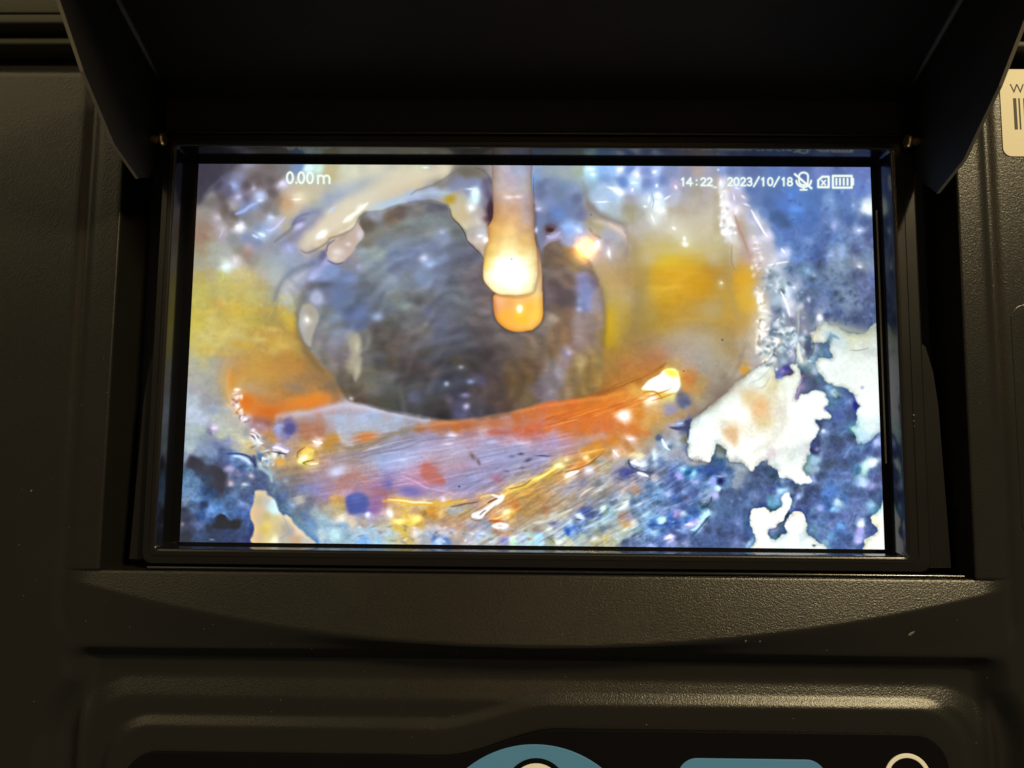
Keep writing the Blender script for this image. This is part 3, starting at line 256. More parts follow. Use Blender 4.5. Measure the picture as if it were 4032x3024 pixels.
def paint_picture():
    global WX, WY
    WX = fbm(26, 3)*1.7; WY = fbm(26, 3)*1.7
    fm = (0.25+0.55*np.clip((np.arange(CH)/CH-0.60)/0.15, 0, 1))[:, None, None]; base = (1-fm)*shep(GEN, 10.0)+fm*shep(GEN, 5.5); white = shep(WHI, 13.0); cav = shep(CAV, 9.0); sta = shep(STA, 14.0); drp = shep(DRP, 10.0)
    yi = np.clip(np.arange(CH)[:, None]+WY*1.6, 0, CH-1).astype(int); xi = np.clip(np.arange(CW)[None, :]+WX*1.6, 0, CW-1).astype(int)
    def box(a, r):
        c = np.cumsum(np.pad(a, ((r+1, r), (0, 0), (0, 0)), mode='edge'), axis=0); a = (c[2*r+1:]-c[:-2*r-1])/(2*r+1)
        c = np.cumsum(np.pad(a, ((0, 0), (r+1, r), (0, 0)), mode='edge'), axis=1); return (c[:, 2*r+1:]-c[:, :-2*r-1])/(2*r+1)
    # the swellings are smooth: melt the colours there
    soft = box(box(box(base, 13), 13), 9); YY, XX = np.mgrid[0:CH, 0:CW]; mk = np.zeros((CH, CW))
    for k_, x_, y_, a_, b_ in ((21, 960, 760, 210, 210), (21, 1250, 850, 90, 150), (20, 420, 1020, 200, 130), (22, 560, 120, 180, 90), (21, 550, 900, 70, 200), (21, 900, 1120, 200, 100), (22, 1600, 680, 420, 110), (22, 1150, 700, 200, 60)):
        gx, gy = G(k_, x_, y_); mk = np.maximum(mk, np.clip(1.5*np.exp(-(((XX-gx)/(a_/1.58))**2+((YY-gy)/(b_/1.58))**2)), 0, 1))
    base = base*(1-mk[..., None]*.85)+soft*mk[..., None]*.85
    img = base[yi, xi]
    # fine wet mottling everywhere, stronger lower down where the debris is
    yy = np.linspace(0, 1, CH)[:, None]
    m1 = fbm(14, 4); m2 = fbm(9, 3, 2.4); m3 = fbm(5, 2)
    img = img*(1+(0.022*m1+0.035*m2*yy+0.03*m3*yy)[..., None])
    # white mineral ground, lower right
    W1 = K('7,0,1430 7,100,1330 7,230,1230 7,340,1130 7,480,1020 7,620,930 7,720,900 7,800,960 7,810,1080 7,860,1100 7,950,1060 7,1020,1030 7,970,930 7,1010,900 7,1070,920 7,1110,1000 7,1120,1060 7,1090,1150 7,1060,1250 7,1040,1370 7,1110,1300 7,1180,1290 7,1280,1240 7,1380,1250 7,1420,1300 7,1450,1420 7,1420,1480 7,1480,1530 7,1470,1590 7,1310,1610 11,1330,30 11,1340,80 11,1290,170 11,1240,240 11,1240,360 11,1190,400 11,1170,480 11,1150,560 11,1200,640 11,1250,700 11,1150,750 11,1070,740 11,1000,680 11,860,650 11,820,560 11,720,520 11,690,450 11,620,470 11,540,570 11,480,590 11,400,490 11,300,460 11,210,430 11,190,330 11,150,280 11,60,230 10,2212,450 10,2100,435 10,1990,440 10,1930,370 10,1930,100 10,1960,0 6,1960,1640 6,2000,1580 6,2100,1520 6,2212,1440')
    W4 = K('7,1500,780 7,1490,850 7,1350,840 7,1300,900 7,1320,990 7,1380,1050 7,1420,1130 7,1500,1180 7,1600,1190 7,1700,1220 7,1770,1300 7,1800,1380 7,1830,1440 7,1800,1520 7,1810,1659 11,1730,40 11,1790,120 11,1830,240 11,1900,240 11,1980,190 11,2040,130 11,2130,80 11,2140,0 7,2150,1600 7,2080,480 7,1950,500 7,1850,530 7,1700,520 7,1600,470 7,1400,390 7,1320,450 7,1240,560 7,1270,640 7,1400,650 7,1480,600 7,1480,720')
    W2 = K('11,480,1200 11,480,1120 11,530,1060 11,600,1035 11,690,1060 11,770,1090 11,850,1040 11,870,960 11,880,880 11,960,860 11,1000,950 11,980,1050 11,930,1150 11,900,1200 11,830,1220 11,800,1270 11,720,1310 11,710,1350 11,740,1400 11,800,1450 11,900,1380 11,940,1330 11,920,1250 11,950,1190 11,1000,1130 11,1060,1095 11,1130,1110 11,1170,1180 11,1190,1260 11,1180,1350 11,1280,1420 11,1330,1480 11,1400,1590 11,540,1590 11,560,1440 11,520,1340 11,490,1270')
    W3 = K('11,2120,960 11,2100,1060 11,2060,1120 11,1990,1160 11,1990,1220 11,2040,1270 11,2050,1350 11,1960,1410 11,1910,1480 11,1905,1600 11,2250,1600 11,2200,960')
    white2 = white*(1+(0.012*m1+0.03*m3)[..., None]); white2 = np.clip(white2*0.80+np.array([.82, .86, .86])*0.20, 0, 1)*1.07
    KX, KY = WX, WY; WX = WX+fbm(11, 3)*2.1; WY = WY+fbm(11, 3)*2.1
    for P, s in ((W1, 4), (W4, 4), (W2, 3.2), (W3, 3)):
        sl, m, d = polymask(P, s, 1.0)
        rim = (np.exp(-((d+2.5)/3.2)**2)*0.14)[..., None]
        img[sl] = img[sl]*(1-rim)+np.array([.18, .24, .38])*rim
        edge = (1-0.16*np.exp(-(np.maximum(d, 0)/6.0)**2))[..., None]
        img[sl] = img[sl]*(1-m[..., None])+white2[sl]*edge*m[..., None]
    WX, WY = KX, KY
    S = lambda pts, w, col, a=1.0, soft=None, taper=True, warp=1.0: stroke(img, K(pts), w, col, a, soft, warp, taper)
    B = lambda k, x, y, rx, ry, col, a=1.0, ang=0.0, hard=1.0: blob(img, k, x, y, rx, ry, col, a, ang, hard)
    # cream ridges running down to the left
    S('20,960,60 20,860,180 20,740,300 20,660,420', 130, 'b8a88c', .55, 90); B(20, 680, 270, 50, 60, 'b48c64', .6); B(20, 760, 230, 50, 40, 'd4c8a8', .6)
    S('20,1330,50 20,1080,180 20,900,310 20,740,400 20,620,520', 80, '8894ac', .65, 60)
    S('20,1000,130 20,1200,80 20,1500,90', 90, 'c4c0a4', .6, 60)
    S('20,1640,70 20,1400,140 20,1200,240 20,1020,340 20,860,450 20,800,540', 130, 'c6bca4', .85, 50)
    S('20,1640,100 20,1400,180 20,1240,240', 60, 'bcae92', .5, 50)
    S('20,1000,500 20,1120,420 20,1180,340 20,1000,440 20,850,560', 26, 'b09a7c', .5, 30)
    S('20,1180,270 20,1110,330 20,1030,385', 18, 'f8f2e4', .9, 14); B(20, 895, 468, 34, 18, 'fbf8f4', .95, -30); B(20, 960, 310, 26, 10, 'c8d0e4', .7, -35)
    S('20,1200,300 20,1330,270 20,1450,225 20,1600,200 20,1700,210', 50, 'a4b8d0', .75, 34)
    S('20,720,400 20,820,330 20,880,340 20,760,450 20,640,520', 40, '6c6c90', .5, 40); S('20,720,400 20,790,370', 26, '5c5888', .6, 24); B(20, 755, 410, 34, 16, 'b4b0d8', .9, -35)
    S('20,580,520 20,480,590 20,400,620', 60, '8c8888', .4, 50)
    B(20, 1800, 70, 80, 40, '605a50', .8); S('20,1690,130 20,1800,160 20,1900,150', 60, '7880a8', .6, 40); S('20,1900,120 20,1940,220 20,1950,300', 40, '50485c', .6, 30)
    S('20,1740,240 20,1800,380 20,1900,540', 90, 'bcae9c', .6, 60); S('20,1760,280 20,1790,380', 40, 'b8a474', .6, 34); S('20,1860,360 20,1890,480', 44, 'cac2be', .6, 34)
    S('20,600,880 20,640,770 20,720,690 20,840,645', 24, '586078', .55, 26); S('20,670,900 20,700,780 20,790,700', 60, 'b4b8c0', .6, 44); B(20, 590, 690, 70, 60, '9ca4a4', .5)
    S('20,640,940 20,690,1000 20,720,1040', 50, 'c8a834', .7, 40)
    B(20, 1070, 180, 60, 50, 'a8aeb4', .5)
    # right-hand wall, amber swelling and its rim
    S('21,80,60 21,260,120 21,320,180', 60, '90a09c', .5, 50); S('21,330,170 21,340,260 21,400,330 21,500,375 21,580,400', 34, '7c7468', .55, 30)
    S('21,380,380 21,480,400 21,560,450 21,600,540', 34, 'c8b4ac', .6, 26); S('21,350,420 21,400,480 21,440,540', 60, 'a0a4ac', .4, 40)
    S('21,590,470 21,640,560 21,690,680 21,680,840 21,640,1000 21,560,1160', 54, '8a7444', .5, 50)
    S('21,420,640 21,480,760 21,530,900 21,520,1100', 90, 'b4985c', .5, 70); B(21, 480, 1000, 60, 120, 'b89c28', .5)
    B(21, 950, 420, 240, 90, 'b8b094', .5); B(21, 900, 620, 200, 60, 'ccac34', .35); B(21, 920, 740, 200, 90, 'c88f14', .35); B(21, 1000, 940, 200, 70, 'b48c38', .5); B(21, 1000, 1110, 220, 90, 'a89c88', .5); B(21, 740, 820, 50, 90, 'd4a828', .4)
    B(21, 1125, 700, 34, 22, 'a86c14', .7); B(21, 1165, 770, 22, 30, 'c8b89c', .8)
    S('21,1130,60 21,1150,250 21,1150,400 21,1200,520 21,1225,640 21,1220,760 21,1250,900 21,1290,1020', 50, '958458', .55, 40)
    S('21,1170,220 21,1180,380 21,1240,540 21,1250,640', 60, 'c4bcb4', .5, 50); S('21,1250,330 21,1280,440 21,1340,560', 30, '9c7c6c', .5, 30)
    B(21, 1310, 740, 70, 80, 'd49c18', .6, 20); B(21, 1330, 880, 60, 70, 'ccA028'.lower(), .7); B(21, 1290, 1000, 60, 80, 'b08c40', .5)
    S('21,1240,180 21,1350,320 21,1450,480 21,1450,640 21,1480,760', 60, 'b8b0b4', .45, 50)
    S('21,1390,800 21,1440,940 21,1430,1100 21,1400,1200', 44, 'd4ccc0', .6, 34)
    S('21,1560,660 21,1480,700 21,1500,900', 70, '9cb0c0', .5, 50)
    B(21, 1910, 640, 60, 110, '7c8cac', .7, 10); B(21, 1940, 820, 60, 130, '7080a4', .7); B(21, 2040, 700, 40, 40, '545c88', .7); B(21, 1910, 570, 26, 50, '98acdc', .7, 10)
    S('21,1700,950 21,1900,980 21,2080,1030', 60, '4c5884', .6, 50)
    S('21,1660,900 21,1660,1150', 50, '7c7c90', .6, 30); S('21,1840,1010 21,1940,1050 21,2100,1080', 50, 'a8b094', .7, 40)
    S('21,700,530 21,900,490 21,1140,540', 90, 'b8ae84', .5, 120); S('21,720,600 21,900,575 21,1100,600', 60, 'c4ac48', .5, 90); S('21,680,560 21,690,760 21,700,900', 60, 'a08c50', .5, 60); S('21,1130,600 21,1150,800 21,1150,1000', 60, 'a08844', .5, 60)
    B(21, 900, 700, 170, 70, 'd6a010', .5); B(21, 1000, 780, 140, 70, 'c8900c', .5); B(21, 850, 640, 120, 50, 'd4b420', .45); B(21, 800, 800, 60, 24, 'e0b428', .3); B(21, 480, 1040, 40, 110, 'c8a010', .5)
    for i in range(70):
        x = 920+prng.randn()*110; y = 770+prng.randn()*110; L = 20+prng.rand()*50
        S('21,%d,%d 21,%d,%d' % (x-L, y+4, x+L, y-4), 10+prng.rand()*16, ('dcb83c', 'b07c10', 'e4b020', 'b89030', 'c89c50')[prng.randint(5)], .16, 22)
    B(21, 715, 610, 70, 60, 'b4a684', .6); B(21, 1125, 600, 60, 60, 'b4a88c', .6); B(21, 1110, 930, 80, 70, 'a89674', .55); B(21, 735, 970, 60, 90, 'a08a4c', .45); B(21, 930, 560, 200, 34, 'bcb07c', .45)
    for i in range(60):
        x = 100+prng.rand()*600; y = 850+prng.rand()*360
        B(20, x, y, 20+prng.rand()*50, 12+prng.rand()*24, ('d0c060', 'b89430', 'c8a438', 'c4b468', 'c88c38')[prng.randint(5)], .35, prng.rand()*40-20)
    # tongue, orange ball and beads
    S('22,300,40 22,295,160 22,330,250', 40, 'b89858', .6, 34); S('22,380,270 22,460,330 22,580,340 22,740,300 22,920,265', 70, 'd8721c', .75, 44); S('22,330,100 22,340,200', 40, 'cc8420', .7, 34)
    B(22, 440, 190, 80, 30, 'a88c64', .7, 15); B(22, 730, 190, 70, 34, '84705c', .6, 10); B(22, 500, 100, 160, 60, 'bc8c38', .5); B(22, 700, 60, 160, 60, 'b07c34', .5)
    S('22,830,0 22,920,110 22,1010,240', 60, '86683a', .5, 50)
    S('22,560,380 22,470,420 22,520,460', 50, '8c5c60', .5, 34)
    S('22,620,370 22,780,350 22,900,325 22,1030,300 22,1180,315 22,1350,350 22,1560,390', 34, 'bcb8c8', .65, 26)
    S('22,900,380 22,1100,400 22,1400,420', 70, 'a0a8bc', .5, 50)
    B(22, 840, 430, 90, 70, 'a46c50', .6); B(22, 1180, 500, 80, 34, 'c0733c', .85, -8); B(22, 960, 510, 50, 44, 'b07c2c', .7)
    S('22,980,540 22,1080,570 22,1220,530 22,1400,460 22,1560,425', 26, '84745f', .6, 20); S('22,960,640 22,1080,610 22,1300,565 22,1450,515 22,1700,490', 22, '7c7090', .5, 20)
    S('22,1000,450 22,1020,510 22,1090,550', 24, 'b0acb8', .6, 18)
    B(22, 1350, 640, 130, 60, '9ca8d4', .55, -8); B(22, 1000, 700, 60, 34, 'b0b4d0', .7, -20); B(22, 1600, 560, 180, 50, 'a49cc4', .5, -8); B(22, 1950, 620, 220, 80, '9494c0', .5); B(22, 1750, 800, 200, 60, '8884b4', .5)
    S('22,1030,770 22,1110,730 22,1190,780', 26, 'b07468', .6, 20); S('22,950,750 22,870,800', 60, '8878a4', .5, 50); B(22, 1170, 850, 60, 50, 'a07080', .6); B(22, 1500, 790, 120, 50, 'b888a8', .55); B(22, 1450, 830, 80, 34, '7468b0', .7)
    B(22, 1250, 900, 60, 80, '805898', .6); S('22,1210,840 22,1290,850 22,1290,940', 24, 'a0605c', .5, 20)
    region(img, K('8,960,830 8,1080,820 8,1130,900 8,1200,950 8,1260,1100 8,1400,1150 8,1480,1290 8,1620,1390 8,1660,1510 8,970,1510 8,960,1330 8,920,1180 8,910,1060 8,960,960'), base, 5, 1.5)
    S('23,0,620 23,200,560 23,420,500', 60, '9c8cb0', .4, 50)
    S('23,1290,140 23,1190,220 23,1080,300 23,990,360', 60, '80705e', .6, 44)
    # pipe opening
    C = K('1,60,740 1,130,680 1,300,670 1,450,620 1,550,590 1,700,575 1,900,545 1,1050,560 1,1150,600 1,1180,680 1,1200,740 1,1290,840 1,1360,940 1,1390,1040 1,1460,1100 1,1540,1190 1,1590,1270 1,1700,1400 1,1900,1500 2,80,1500 2,100,1300 2,100,1200 2,140,1120 2,220,1040 2,300,1030 2,400,1100 2,520,1130 2,620,1190 2,690,1280 2,740,1400 2,800,1530 2,830,1659 6,850,50 6,880,150 6,890,300 6,880,500 6,890,700 6,870,850 6,860,950 6,840,1120 6,760,1270 6,640,1330 6,300,1360 6,0,1430 5,2100,1480 5,2000,1500 5,1800,1560 5,1500,1600 5,1200,1610 5,950,1590 5,800,1550 5,600,1530 5,400,1490 5,250,1450 5,100,1410 5,0,1390 4,2180,1380 4,2100,1330 4,1990,1180 4,1880,1000 4,1720,850 4,1600,680 4,1530,560 4,1480,400 4,1480,250 4,1520,100 4,1560,0 0,1570,1659 0,1600,1570 0,1640,1470 0,1720,1380 0,1780,1330 0,1850,1240 0,1900,1180 0,2100,1100 1,0,1000 1,60,900 1,40,820')
    # corrugations of the pipe wall run round the opening
    cx, cy = G(5, 1500, 1250)
    Y, X = np.mgrid[0:CH, 0:CW].astype(float)
    rr = np.sqrt(((X-cx)/1.05)**2+((Y-cy)/1.0)**2)+WX*2.2
    sw = 0.5+0.5*np.sin(rr/7.2)
    ph = (rr+fbm(60, 2)*16)/5.2; sw = 0.5+0.5*np.sin(ph); lump = vnoise(26, 13); sw = sw*(0.6+0.4*lump)
    depth = np.clip(1.18-0.45*np.exp(-((X-G(5, 1350, 1100)[0])**2/190.0**2+(Y-G(5, 1350, 1100)[1])**2/110.0**2)), 0, 2)
    cav = cav*depth[..., None]
    cm = cav*(1+((sw-0.45)*0.17+0.02*m1+0.045*fbm(12, 3, 2.2))[..., None]*np.clip(1.2-rr/900, 0.3, 1)[..., None])
    sl, m, d = polymask(C, 12, 1.2)
    img[sl] = img[sl]*(1-m[..., None])+cm[sl]*m[..., None]
    # low relief inside the opening, running up to the right
    for i in range(70):
        x = 950+prng.rand()*900; y = 330+prng.rand()*1150
        if x < 1300-(y-330)*.4+100 and y < 700: continue
        L = 60+prng.rand()*120
        S('20,%d,%d 20,%d,%d 20,%d,%d' % (x-L, y+L*.30, x, y, x+L, y-L*.18), 22+prng.rand()*30, ('646c78', '4c5058', '707888', '565a5e', '5c5450', '6c7484')[prng.randint(6)], .28, 34)
    B(20, 1640, 470, 70, 60, '8490ac', .55); B(20, 1560, 720, 90, 34, '7888ac', .6, -10); B(20, 1300, 780, 70, 40, '788090', .5, -15); B(20, 1010, 830, 70, 130, '586c9c', .5); B(20, 1110, 970, 60, 50, '586898', .6); B(20, 850, 700, 50, 44, '9096c0', .6); B(20, 960, 690, 44, 40, '7888b8', .6); B(20, 905, 775, 60, 24, '3c3c44', .6, -10); B(20, 865, 855, 40, 34, '9c9cb8', .7)
    B(21, 200, 880, 80, 60, '4c4044', .6); B(21, 330, 800, 50, 90, '7074a0', .5); S('21,250,1000 21,330,1060 21,280,1200', 80, '80706c', .4, 60); S('21,210,960 21,200,1100 21,150,1220', 60, '785c3c', .4, 50)
    # soft boundary of the opening
    S('4,1480,300 4,1500,480 4,1570,660 4,1620,800 4,1800,1000', 70, '4c4438', .35, 60)
    S('4,1560,0 4,1500,130 4,1470,300', 60, '5c5c58', .4, 50)
    S('0,1560,1659 0,1400,1500 0,1500,1420 0,1700,1320', 40, '5c6068', .25, 50)
    S('2,680,1280 2,800,1530 6,860,60 6,890,300 6,880,700', 50, '5c4a30', .35, 50)
    S('5,100,1390 5,300,1465 5,600,1535 5,900,1590', 30, '302c30', .35, 30)
    S('6,500,1345 6,850,1260 6,1100,1170 6,1300,1100 6,1500,1010 6,1650,900', 46, '8c4c18', .5)
    S('4,1480,200 4,1440,60 0,1380,1640', 40, '6c706c', .3, 40)
    # lobes at the left of the opening
    region(img, K('4,1560,180 4,1640,150 4,1720,210 4,1755,320 4,1720,470 4,1680,570 4,1650,680 4,1580,620 4,1530,500 4,1500,380 4,1520,260'), 'a09a8c', 9, 1.0, .85)
    B(4, 1612, 362, 60, 60, 'ece8dc', .8); B(4, 1612, 362, 22, 22, 'ffffff', .9); B(4, 1560, 420, 60, 120, 'aaacb0', .5); B(4, 1660, 300, 50, 90, '948a7c', .5)
    region(img, K('4,2212,560 4,2140,620 4,2160,760 4,2150,900 4,2180,1060 5,0,1130 5,50,1060 5,80,900 5,50,800 5,85,680 5,50,560'), '9c9680', 12, 1.0, .8)
    B(5, 25, 700, 40, 80, 'b4b09a', .7); B(5, 20, 980, 36, 80, 'a8a488', .6)
    # cream drips at the upper left
    region(img, K('0,2212,870 0,2050,980 0,1900,1060 0,1855,1150 0,1870,1240 0,1950,1310 0,2050,1300 0,2130,1220 0,2212,1130 1,0,1110 1,90,1000 1,110,950 1,90,900 1,40,850 1,0,850'), 'b09c90', 6, .6)
    B(0, 1990, 1180, 80, 60, 'd0c8c4', .8); B(0, 1960, 1260, 70, 40, 'c8c0b4', .7); B(0, 2120, 1080, 40, 26, 'c8bcc4', .8); B(1, 50, 960, 46, 60, 'b8b8c4', .9); B(0, 2050, 1000, 80, 36, 'a08878', .6, -30)
    S('0,1540,1160 0,1620,1190 0,1750,1130 0,1860,1060 0,1900,1010 0,2050,960 0,2150,900 0,2212,840 1,40,760 1,130,690', 22, '4c4440', .5, 24)
    S('0,1860,1280 0,1950,1325 0,2060,1315', 18, '50484c', .6)
    S('0,1850,1180 0,1870,1090 0,1960,1020', 26, '585468', .6)
    S('1,690,465 1,780,405 1,950,355 1,1050,295 1,1180,215 1,1300,130', 20, '606058', .5, 20)
    S('1,1480,125 1,1590,165 1,1670,260 1,1700,400', 20, '504840', .4, 20)
    S('1,130,680 1,300,668 1,450,618 1,560,585 1,900,540 1,1060,560 1,1160,610', 20, '585850', .35, 22)
    S('1,1170,640 1,1200,745 1,1290,845 1,1360,950 1,1395,1045 1,1540,1195 1,1590,1270', 16, '40382c', .8)
    S('1,1190,700 1,1290,820', 10, 'a88c50', .4)
    B(1, 1680, 660, 40, 150, '3c2430', .9, 0, 2.0); B(1, 1190, 520, 60, 50, 'ac8c24', .9)
    B(1, 1480, 430, 50, 60, 'd8f4fa', .7); B(1, 1430, 390, 60, 14, 'd0e0f0', .7); B(1, 1480, 500, 26, 70, 'c8ecf0', .7)
    # orange side of the left blob
    S('4,600,1000 4,580,1150 4,600,1300 4,660,1440', 40, 'a89058', .5)
    S('4,700,1380 4,740,1430 4,800,1490', 44, 'fff8ec', .9)
    B(4, 740, 1228, 36, 20, 'fff0d8', .9)
    # stalactite behind with amber drop, then the pale one in front
    D = K('2,0,600 2,30,1000 2,80,1200 2,105,1400 2,112,1659 6,118,0 6,122,200 6,115,320 6,80,410 6,0,480 5,2170,495 5,2040,515 5,1900,490 5,1790,410 5,1730,300 5,1715,150 5,1735,40 1,2000,1600 1,2100,900')
    sl, m, d = polymask(D, 3.0, .25)
    rim = (np.exp(-((d+1.5)/3.0)**2)*0.3)[..., None]
    img[sl] = img[sl]*(1-rim)+np.array([.30, .21, .10])*rim
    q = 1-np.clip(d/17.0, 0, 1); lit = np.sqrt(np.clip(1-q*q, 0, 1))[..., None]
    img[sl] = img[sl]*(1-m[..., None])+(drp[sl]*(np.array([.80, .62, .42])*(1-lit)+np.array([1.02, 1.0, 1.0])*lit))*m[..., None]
    B(5, 1800, 120, 60, 90, 'e8a878', .5); B(5, 2040, 225, 38, 50, 'ffffff', 1, 0, 2.0); B(5, 2040, 225, 70, 90, 'f8e080', .5)
    F = K('1,1640,-260 1,1690,60 1,1700,300 1,1710,500 1,1712,700 1,1690,790 1,1650,860 1,1645,1000 1,1615,1150 1,1595,1300 1,1585,1420 1,1600,1530 1,1660,1620 5,1740,30 5,1850,52 5,2000,55 5,2120,40 5,2212,10 2,30,1570 2,52,1450 2,52,1320 2,40,1150 2,10,900 2,0,700 2,-10,500 1,2195,300 1,2200,100 1,2212,-260')
    sl, m, d = polymask(F, 3.0, .3)
    rim = (np.exp(-((d+1.5)/3.0)**2)*0.25)[..., None]
    rim = rim*(np.arange(sl[0].start, sl[0].stop)[:, None, None] > G(1, 0, 850)[1])
    img[sl] = img[sl]*(1-rim)+np.array([.50, .32, .10])*rim
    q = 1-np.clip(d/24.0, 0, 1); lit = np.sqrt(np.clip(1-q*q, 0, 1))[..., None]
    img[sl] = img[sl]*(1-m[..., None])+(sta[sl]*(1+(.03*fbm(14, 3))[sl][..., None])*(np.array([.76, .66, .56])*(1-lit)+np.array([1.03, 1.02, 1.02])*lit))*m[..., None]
    S('2,8,250 2,5,500 2,12,800 2,45,1100', 16, '585068', .6)
    S('5,1750,62 5,1900,85 5,2050,88 5,2180,60', 16, 'c08c50', .6)
    B(1, 1900, 1430, 230, 190, 'fffff2', .7, 0, 1.6)
    B(1, 1910, 490, 60, 26, 'e0d4d0', .7); B(1, 2020, 490, 50, 22, 'dcd0cc', .7)
    B(1, 1620, 1030, 26, 30, 'fff8fc', 1); B(1, 1550, 980, 40, 24, 'e0e0ec', .8); B(1, 1430, 620, 24, 26, 'f0f4f4', .9)
    S('1,1640,850 1,1680,800', 20, '6c4420', .7)
    # blue hollow right of it
    B(2, 215, 905, 50, 28, '3c2024', .95, 0, 2); S('2,170,980 2,250,990 2,340,930', 40, 'a8a4cc', .7)
    S('2,610,300 2,650,480 2,700,600 2,800,680 2,880,740 2,1000,790 2,1120,840 2,1160,960 2,1180,1100 2,1150,1200', 40, '6c6464', .35, 44)
    S('2,940,820 2,1050,890 2,1150,980', 34, 'c8b4ac', .6, 24); S('2,700,880 2,760,960 2,850,1010', 40, '6c6058', .5)
    S('2,130,1110 2,220,1035 2,300,1030', 26, '8c8ca8', .5)
    B(2, 560, 905, 60, 30, 'b4d0f8', .7, 30); B(2, 470, 860, 80, 30, '90b8f4', .5)
    B(2, 800, 1075, 24, 40, 'f0ecfc', .9); B(2, 945, 1190, 22, 60, 'eceaf0', .8, -10); B(2, 60, 640, 40, 26, 'b8bcd8', .7); B(2, 40, 900, 24, 40, 'c8ccec', .8)
    for k, x, y, rx, ry, a in ((2, 1050, 430, 80, 40, 20), (2, 990, 390, 90, 20, 10), (2, 1250, 315, 50, 16, 0), (2, 740, 215, 40, 30, 0), (2, 720, 145, 50, 20, 0), (2, 1080, 150, 44, 30, 0), (2, 1300, 225, 26, 34, 0), (2, 1500, 180, 40, 24, -20), (2, 1530, 350, 24, 30, 0), (2, 1550, 470, 60, 40, 40), (2, 1530, 570, 40, 40, 0), (2, 1580, 660, 60, 32, 0), (2, 1440, 520, 16, 50, 10), (2, 1390, 610, 30, 18, 0), (2, 1490, 760, 16, 60, -20), (2, 1660, 500, 60, 14, -30), (2, 1750, 880, 34, 24, 30), (2, 1770, 370, 20, 34, -20), (2, 1880, 1010, 26, 36, 0), (2, 1890, 1080, 50, 44, 20), (2, 860, 555, 90, 12, 0), (2, 1230, 400, 20, 30, 0)):
        B(k, x, y, rx*.8, ry*.8, 'f4fcfc', .75, a)
    S('2,1480,640 2,1500,560 2,1470,440', 10, '5c7098', .5)
    # ridge of the amber blob and its wet outer rim
    S('3,120,400 3,140,560 3,160,700 3,140,830 3,180,940 3,260,1050', 60, 'e0e2e6', .55)
    for k, x, y, rx, ry, a in ((3, 150, 425, 34, 18, 0), (3, 190, 565, 44, 26, 20), (3, 315, 670, 22, 44, 20), (3, 230, 820, 60, 50, 0), (3, 290, 850, 40, 30, 0), (3, 180, 770, 40, 24, 0), (3, 240, 1010, 30, 44, -30), (3, 320, 385, 34, 14, 10), (3, 290, 500, 14, 50, -10), (3, 400, 490, 40, 18, 40), (3, 440, 590, 50, 16, 20), (3, 560, 1060, 30, 20, 0), (3, 560, 1140, 50, 10, 0), (3, 570, 1280, 40, 26, 0), (3, 860, 1610, 24, 44, -10), (3, 1030, 1620, 30, 24, 0), (3, 130, 1565, 24, 20, 0), (3, 1930, 610, 26, 60, -30), (3, 1960, 650, 22, 30, 0), (3, 1850, 1360, 36, 22, 10), (3, 1840, 910, 30, 18, 0), (3, 120, 310, 16, 50, 0), (3, 90, 150, 20, 16, 0)):
        B(k, x, y, rx*.85, ry*.85, 'eceef4', .6, a)
    S('3,500,650 3,550,740 3,600,830 3,650,920 3,700,985', 24, 'f0ecfc', .95); S('3,480,700 3,560,830 3,640,950', 26, '9098c8', .4)
    S('3,870,1130 3,920,1190', 24, 'dce4ff', .9); S('3,700,1340 3,800,1325 3,960,1300', 22, 'e0e0e8', .8); S('3,900,1400 3,1000,1370 3,960,1440', 24, '506890', .5)
    S('3,300,720 3,340,880 3,400,1000 3,470,1200', 34, 'a07c68', .5); S('3,250,1100 3,260,1300 3,300,1400', 20, '8c6c48', .4)
    for k, x, y, rx, ry, c, a in ((3, 1050, 640, 80, 40, '5c8ce8', 0), (3, 990, 480, 30, 60, '5484d8', 0), (3, 1000, 750, 60, 40, '5484d4', 0), (3, 1220, 1040, 50, 34, '7c98d8', 20), (3, 1440, 810, 70, 20, '6c84c4', 30), (3, 1530, 850, 34, 34, '94a4dc', 0), (3, 1490, 530, 30, 18, '84a4dc', 0), (3, 1420, 665, 30, 18, '6888cc', 0), (3, 1765, 590, 24, 22, '90a8dc', 0), (3, 1600, 990, 30, 30, '7494d8', 0), (3, 1790, 1000, 80, 26, '7c8cc4', -20), (3, 1620, 1190, 34, 60, '90a4dc', 10), (3, 1480, 1220, 36, 18, 'a0b0dc', 0), (3, 1350, 1310, 16, 50, '38405c', 20), (3, 1200, 1410, 40, 30, '90a8cc', 30), (3, 1080, 1240, 90, 30, '6484d0', 0), (3, 1280, 1460, 40, 40, '90a4c4', 0), (3, 820, 740, 60, 60, '3a5288', 20), (3, 1650, 1300, 50, 110, '8494b4', 10), (3, 1790, 1450, 60, 60, '50587c', 0), (3, 1630, 420, 26, 26, '7c94d4', 0)):
        B(k, x, y, rx, ry, c, .7, a)
    S('3,700,600 3,800,760 3,850,900', 60, '44609c', .4); S('3,770,820 3,850,950 3,880,1080', 30, '6080c4', .5)
    # rust along the top edge of the fold, and the clump at its left end
    S('22,1480,448 22,1700,425 22,1950,405 22,2212,375', 38, 'b8622e', .6, 30); S('22,1900,440 22,2100,425 22,2212,410', 50, 'c46a34', .45, 40)
    S('23,0,385 23,200,345 23,450,315 23,650,290', 60, 'd4691c', .55, 44); S('23,0,440 23,250,420 23,520,420 23,700,470', 70, 'c8622a', .5, 50)
    S('22,1480,430 22,1750,400 22,2100,340 22,2212,320', 14, 'e09858', .4, 18); S('23,0,318 23,200,285 23,420,255 23,600,215', 16, 'e88c3c', .5, 18)
